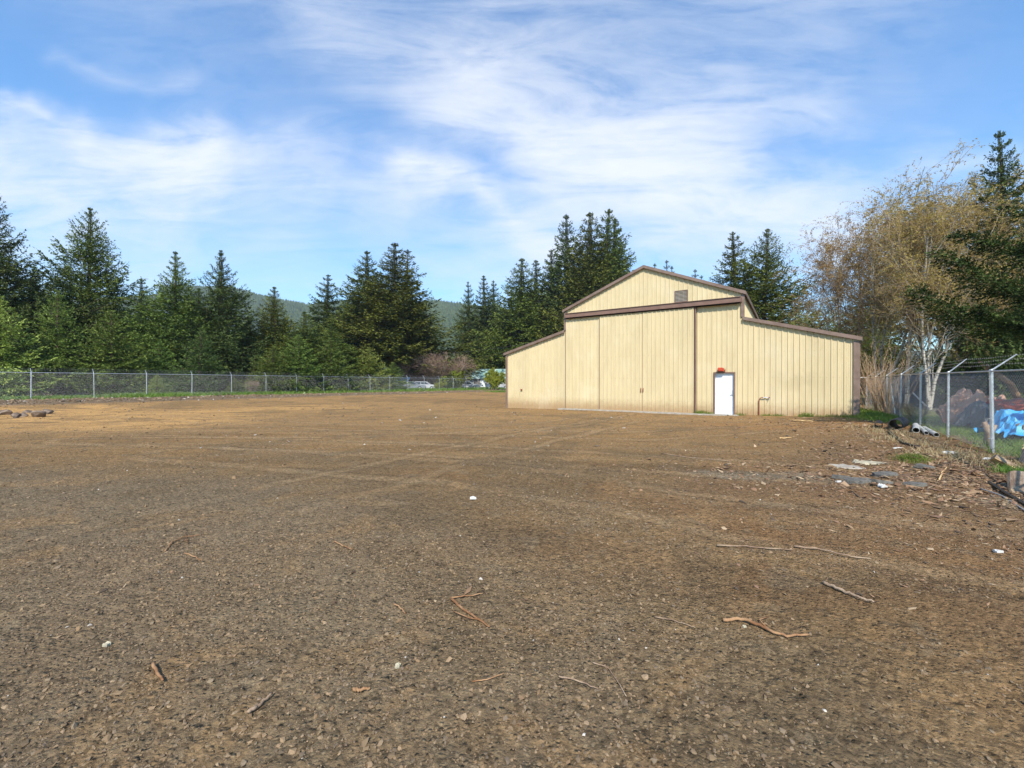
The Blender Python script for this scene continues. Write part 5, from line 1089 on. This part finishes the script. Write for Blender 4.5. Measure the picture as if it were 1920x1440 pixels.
for k, (px, py, w, h, lb) in enumerate(((887, 937, .085, .045, 'crumpled white scrap on the dark dirt in the middle of the yard'), (198, 1211, .034, .028, 'white stone chip in the left foreground'), (745, 1253, .026, .026, 'round white pebble in the centre foreground'), (1655, 913, .10, .09, 'white crumpled scrap beside the asphalt chunks'),
        (1575, 903, .10, .04, 'white can shaped litter left of the asphalt slab'), (1685, 845, .22, .05, 'pale blue plastic strip on the brown dirt'), (1857, 868, .22, .07, 'white plastic scrap by the fence foot'), (1782, 857, .30, .10, 'grey plastic sheet lying by the straw'), (1873, 1036, .06, .04, 'white scrap at the right edge of the gravel'), (1397, 1179, .02, .015, 'tiny white chip by the curved stick'))):
    m = MB(); q = at(px, py); nn = 9; rr_ = np.random.default_rng(60 + k); gx, gy = np.meshgrid(np.linspace(-.5, .5, 6), np.linspace(-.5, .5, 5)); zz = rr_.uniform(0, .25, gx.shape) * min(w, h) + .004 + .25 * min(w, h) * (1 - (gx * 2) ** 2 * .6)
    gx2 = gx * w * (1 + rr_.normal(0, .08, gx.shape)); gy2 = gy * h * (1 + rr_.normal(0, .08, gx.shape)); top = np.stack([gx2, gy2, zz], -1).reshape(-1, 3); botm = np.stack([gx2, gy2, zz * 0 - .004], -1).reshape(-1, 3)
    ii = np.array([a_ * 6 + b_ for a_ in range(4) for b_ in range(5)]); per = [*range(6), *[6 * a_ + 5 for a_ in range(1, 5)], *[24 + b_ for b_ in range(4, -1, -1)], *[6 * a_ for a_ in range(3, 0, -1)]]; per = np.array(per); pj = np.roll(per, -1)
    m.add(np.vstack([top, botm]), np.vstack([np.stack([ii, ii + 1, ii + 7, ii + 6], 1), np.stack([ii, ii + 6, ii + 7, ii + 1], 1) + 30, np.stack([per + 30, pj + 30, pj, per], 1)]))
    o_ = m.build('litter_scrap', M['lime'] if k in (1, 2, 9) else M['pvc']); o_.location = (q[0], q[1], gz(*q) + .006); tag(o_, lb, 'litter')
# pipes beside the fence
def pipe(p0, p1, z, r0, mk, label, name, ribs=False):
    p0 = np.array([*p0, gz(*p0) + r0 + z]); p1 = np.array([*p1, gz(*p1) + r0 + z]); d = p1 - p0; L = np.linalg.norm(d)
    n = int(L / .03) if ribs else 2; t = np.linspace(0, 1, max(n, 2)); m = MB(); c = p0 + d * t[:, None]; ro = r0 * (1 + (.06 * (np.arange(len(t)) % 2) if ribs else 0 * t)); m.tube(c, ro, 20, cap=False); b0 = m.n; m.tube(c[::-1], r0 * .90, 20, cap=False)
    o_ = m.build(name, M[mk], smooth=not ribs)
    # wall ring closing the ends
    m2 = MB()
    dn = d / L; a = np.cross(dn, (0, 0, 1.)); a /= np.linalg.norm(a); b = np.cross(dn, a); an = np.arange(20) * 2 * math.pi / 20; ring = np.cos(an)[:, None] * a + np.sin(an)[:, None] * b
    for e_ in (p0, p1):
        i = np.arange(20); j = (i + 1) % 20; m2.add(np.vstack([e_ + ring * r0, e_ + ring * r0 * .9]), np.stack([i, j, j + 20, i + 20], 1))
    m2.build('rim', M[mk], o_); tag(o_, label, 'pipe', 'pipes beside the right fence'); return o_
e3 = lambda s, d: RF0 + EX * s - NR * d
pipe(e3(3.75, 1.02), e3(5.2, .62), 0, .17, 'black', 'large black corrugated drain pipe in front of the right fence', 'drain_pipe', True)
pipe(e3(3.9, 1.40), e3(5.0, 1.25), 0, .10, 'black', 'smaller black drain pipe left of the large one', 'drain_pipe', True)
pipe(e3(3.35, .62), e3(5.4, .25), 0, .085, 'pvc', 'thick white plastic pipe next to the black drain pipe', 'plastic_pipe')
pipe(e3(2.75, .30), e3(5.0, .12), 0, .06, 'pvc', 'thin white plastic pipe closest to the fence', 'plastic_pipe')
pipe(e3(3.0, .46), e3(5.2, .2), .02, .05, 'pvc', 'grey white plastic pipe between the thick and thin ones', 'plastic_pipe')
def hose(pts, rad, label, mk='black', name='hose'):
    P3 = np.array([(at(*p)[0], at(*p)[1], gz(*at(*p)) + rad + .006) for p in pts]); t = np.linspace(0, 1, len(P3)); tt = np.linspace(0, 1, 24); C = np.stack([np.interp(tt, t, P3[:, k]) for k in range(3)], 1); m = MB(); m.tube(C, rad, 7); tag(m.build(name, M[mk], smooth=True), label, 'hose')
hose([(1666, 816), (1680, 828), (1694, 838), (1712, 843), (1726, 846)], .028, 'black hose snaking over the brown dirt by the grass'); hose([(1855, 905), (1885, 925), (1925, 952), (1980, 990)], .022, 'black hose running off the right edge beside the asphalt', ); hose([(1840, 916), (1880, 932), (1925, 962), (1980, 1005)], .010, 'thin grey cable beside the black hose at right', 'galdark', 'cable')
# stump with planks, split logs
q = np.array([10.30, 8.15]); r = empty('tree_stump', (q[0], q[1], gz(*q)), .3); tag(r, 'tree stump piled with fresh sawn slabs at the right edge', 'stump')
m = MB(); an = np.arange(18) * 2 * math.pi / 18; rr_ = .27 * (1 + .12 * np.sin(an * 3) + .06 * np.cos(an * 5)); ring = np.stack([np.cos(an) * rr_, np.sin(an) * rr_], 1)
vs = []; 
for zz, kf in ((-.1, 1.25), (.1, 1.05), (.32, 1.0)): vs.append(np.hstack([ring * kf, np.full((18, 1), zz)]))
i = np.arange(18); j = (i + 1) % 18; m.add(np.vstack(vs), np.vstack([np.stack([i, j, j + 18, i + 18], 1) + 18 * k for k in range(2)])); m.build('bark', M['wood_old'], r)
m = MB(); m.ngon(np.hstack([ring, np.full((18, 1), .322)])); m.build('cut_face', M['wood_cut'], r)
for k, (w, d, z_, a_, lb) in enumerate(((.75, .30, .345, .2, 'lowest sawn slab on the stump'), (.62, .26, .39, -.25, 'middle sawn slab on the stump'), (.5, .24, .435, .5, 'topmost sawn slab on the stump'))):
    m = MB(); m.prism([(-w / 2, 0), (w / 2, 0), (w / 2 - .03, .04), (-w / 2 + .04, .04)], -d / 2, d / 2); o_ = m.build('wood_slab', M['wood_cut']); o_.location = (q[0] + .03 * k, q[1] - .05, gz(*q) + z_ - .02); o_.rotation_euler = (0, R(2), a_); tag(o_, lb, 'wood slab', 'sawn slabs on the stump')
def split_log(px, py, L, r0, a, label, tilt=0):
    q = at(px, py); m = MB(); n = 10; an = np.linspace(0, math.pi, n); sec = [(math.cos(t) * r0, math.sin(t) * r0 * .8) for t in an]; m.prism(sec, -L / 2, L / 2); rt = empty('split_log', (q[0], q[1], gz(*q) + .02), a); rt.rotation_euler = (R(35) + tilt, R(20), a); tag(rt, label, 'split log', 'split logs at the right edge'); m.build('bark', M['wood_old'], rt)
    m = MB(); m.box((0, 0, -.008), (r0 * 1.94, L * .99, .014)); m.build('split_face', M['wood_cut'], rt)
    m = MB(); m.prism([(x * .93, z * .93) for x, z in sec], -L / 2 - .006, -L / 2 - .002); m.build('cut_face', M['wood_cut'], rt)
split_log(1893, 880, .5, .12, R(60), 'split log leaning beside the right hand grass tuft'); split_log(1918, 918, .5, .16, R(-35), 'larger split log showing its pale cut end at the right edge')
# woodpile under blue tarp, bucket, red and brown heaps behind the fence
def cloth(w, d, hgt, seed, mk, name, loc, rz, label, cat, rough=.12, drop=.5):
    n = 26; gx, gy = np.meshgrid(np.linspace(-1, 1, n), np.linspace(-1, 1, n)); r_ = np.maximum(np.abs(gx), np.abs(gy)); x = gx * w / 2 * (1 - .06 * (r_ > .85)); y = gy * d / 2
    z = hgt * (1 - sstep(r_, .62, 1.0) * drop) + rough * fbm(gx * 2.3 + seed, gy * 2.3 + seed * 3, 4); x = x + .08 * w * fbm(gx * 3 + seed, gy * 3 + 9, 2); y = y + .08 * d * fbm(gx * 3 + 5, gy * 3 + seed, 2)
    m = MB(); i = np.arange(n * (n - 1)); i = i[i % n != n - 1]; top = np.stack([x, y, z], -1).reshape(-1, 3); m.add(top, np.stack([i, i + 1, i + n + 1, i + n], 1)); m.add(top - [0, 0, .012], np.stack([i, i + n, i + n + 1, i + 1], 1)); o_ = m.build(name, M[mk]); o_.location = (*loc, gz(*loc)); o_.rotation_euler = (0, 0, rz); return tag(o_, label, cat)
tq = np.array([14.35, 11.2])
cloth(2.4, 1.7, .74, 4, 'tarp', 'blue_tarp', tq, R(-20), 'bright blue tarp spread over the log pile behind the right fence', 'tarp', rough=.42, drop=.6)
for k in range(14):
    a_, b_ = k % 5, k // 5; m = MB(); L = .9 + .1 * (k % 3); m.tube([(-L / 2, 0, 0), (0, .01, .01), (L / 2, 0, 0)], [.105, .11, .10], 10, cap=False); o_ = m.build('firewood_log', M['wood_old'], smooth=True); u_ = (-.95 + a_ * .44 + (.2 if b_ % 2 else 0)) ; c = tq + np.array([math.cos(R(-20)), math.sin(R(-20))]) * u_ ; o_.location = (c[0], c[1] - .25, gz(*tq) + .10 + b_ * .17); o_.rotation_euler = (0, 0, R(62) + rnd.uniform(-.1, .1))
    m = MB(); m.tube([(-L / 2 - .004, 0, 0), (-L / 2 + .01, 0, 0)], .098, 10); m.tube([(L / 2 - .01, 0, 0), (L / 2 + .004, 0, 0)], .098, 10); m.build('cut_face', M['wood_cut'], o_); tag(o_, '%s firewood log in the %s row under the blue tarp' % (('leftmost', 'second', 'middle', 'fourth', 'rightmost')[a_], ('bottom', 'middle', 'top')[b_]), 'log', 'firewood under the blue tarp')
bq = tq + np.array([-.75, -.35]); m = MB(); bk = empty('bucket', (bq[0], bq[1], gz(*bq) + .88), .4); tag(bk, 'orange bucket sitting on the blue tarp', 'bucket')
m.tube([(0, 0, 0), (0, 0, .30)], [.14, .175], 20, cap=False); m.tube([(0, 0, .30), (0, 0, .005)], [.168, .132], 20, cap=False); m.tube([(0, 0, .0), (0, 0, .006)], .139, 20); m.tube([(0, 0, .25), (0, 0, .265)], .182, 20, cap=False); m.tube([(0, 0, .285), (0, 0, .302)], .185, 20, cap=False); m.build('body', M['bucket'], bk)
m = MB(); ta = np.linspace(0, math.pi, 12); m.tube(np.stack([.18 * np.cos(ta), -.02 - .11 * np.sin(ta), .27 - .10 * np.sin(ta)], 1), .004, 5); m.build('handle', M['galdark'], bk)
cloth(3.4, 2.0, .95, 11, 'redt', 'red_tarp', (17.2, 13.9), R(-20), 'faded red tarp heap behind the blue tarp', 'tarp', rough=.35)
cloth(1.6, 1.4, 1.15, 17, 'brownt', 'brown_tarp', (16.4, 14.9), R(10), 'crumpled brown tarp heap above the dark junk', 'tarp', rough=.7, drop=.75)
cloth(1.6, 1.2, .80, 23, 'greyroof', 'grey_tarp', (16.1, 14.0), R(-10), 'grey sheet heap between brown and red tarps', 'tarp', rough=.35, drop=.8)
for k, (s, d, w, h, mk, lb) in enumerate(((11.4, .32, 1.0, 1.5, 'greyroof', 'dark metal sheet leaning behind the fence beyond the dead weeds'), (13.0, .35, 1.1, 1.6, 'metalgal', 'bright metal sheet leaning between the two darker sheets'), (14.6, .3, 1.1, 1.5, 'greyroof', 'dark metal sheet leaning behind the fence next to the canes'))):
    q = RF0 + EX * s + NR * d; o_ = None; m = MB(); tmp = MB(); nn = 14; xs_ = np.linspace(-w / 2, w / 2, nn * 4 + 1); yy = .018 * (np.abs((np.arange(nn * 4 + 1) % 4) - 2) - 1); b = np.stack([xs_, yy, 0 * xs_], 1); t = np.stack([xs_, yy, 0 * xs_ + h], 1); n_ = len(xs_); i = np.arange(n_ - 1)
    m.add(np.vstack([b, t]), np.stack([i, i + 1, i + 1 + n_, i + n_], 1)); m.add(np.vstack([b, t]) + [0, .004, 0], np.stack([i, i + n_, i + 1 + n_, i + 1], 1)); o_ = m.build('metal_sheet', M[mk]); o_.location = (q[0], q[1], gz(*q) - .02); o_.rotation_euler = (R(-6), 0, math.atan2(EX[1], EX[0])); tag(o_, lb, 'metal sheet', 'metal sheets leaning on the fence')
m = MB(); lq = (wx_(1862, 15.5), 15.5); m.tube([(wx_(1836, 16), 16, hz_(676, 16)), (wx_(1852, 15.7), 15.7, hz_(690, 15.7)), (wx_(1870, 15.4), 15.4, hz_(702, 15.4)), (wx_(1895, 15.2), 15.2, hz_(720, 15.2)), (wx_(1935, 15.0), 15.0, .1)], [.07, .10, .10, .09, .12], 9); tag(m.build('fallen_log', M['stick'], smooth=True), 'orange brown broken limb slanting over the right fence', 'log')
m = MB(); m.tube([(*at(1742, 800), .65), (*(at(1742, 800) + np.array([1.9, 2.6])), 1.15)], .025, 8); tag(m.build('white_pole', M['pvc']), 'thin white pole lying slantwise behind the right fence', 'pole')
m = MB(); m.tube([(wx_(1850, 10.6), 10.6, -.1), (wx_(1856, 10.5), 10.5, .35), (wx_(1846, 10.6), 10.6, .62)], [.09, .08, .05], 8); m.tube([(wx_(1856, 10.5), 10.5, .3), (wx_(1868, 10.5), 10.5, .55)], [.06, .03], 7); tag(m.build('dead_trunk', M['wood_old'], smooth=True), 'dark forked dead trunk behind the nearest fence post', 'trunk')

# ------------------------------------------------------------------ air
hz = MB(); hz.box((-350, 800, 205), (4700, 2800, 420)); hb = hz.build('haze'); tag(hb, 'thin pale haze in the air before the far hills', 'haze', kind='stuff')
hm = bpy.data.materials.new('haze'); hm.use_nodes = True; nt = hm.node_tree; nt.nodes.remove(nt.nodes['Principled BSDF']); pv = nt.nodes.new('ShaderNodeVolumePrincipled'); pv.inputs['Color'].default_value = (.80, .88, 1.0, 1); pv.inputs['Density'].default_value = .00020; pv.inputs['Anisotropy'].default_value = .2
nt.links.new(pv.outputs[0], nt.nodes['Material Output'].inputs['Volume']); hb.data.materials.append(hm)
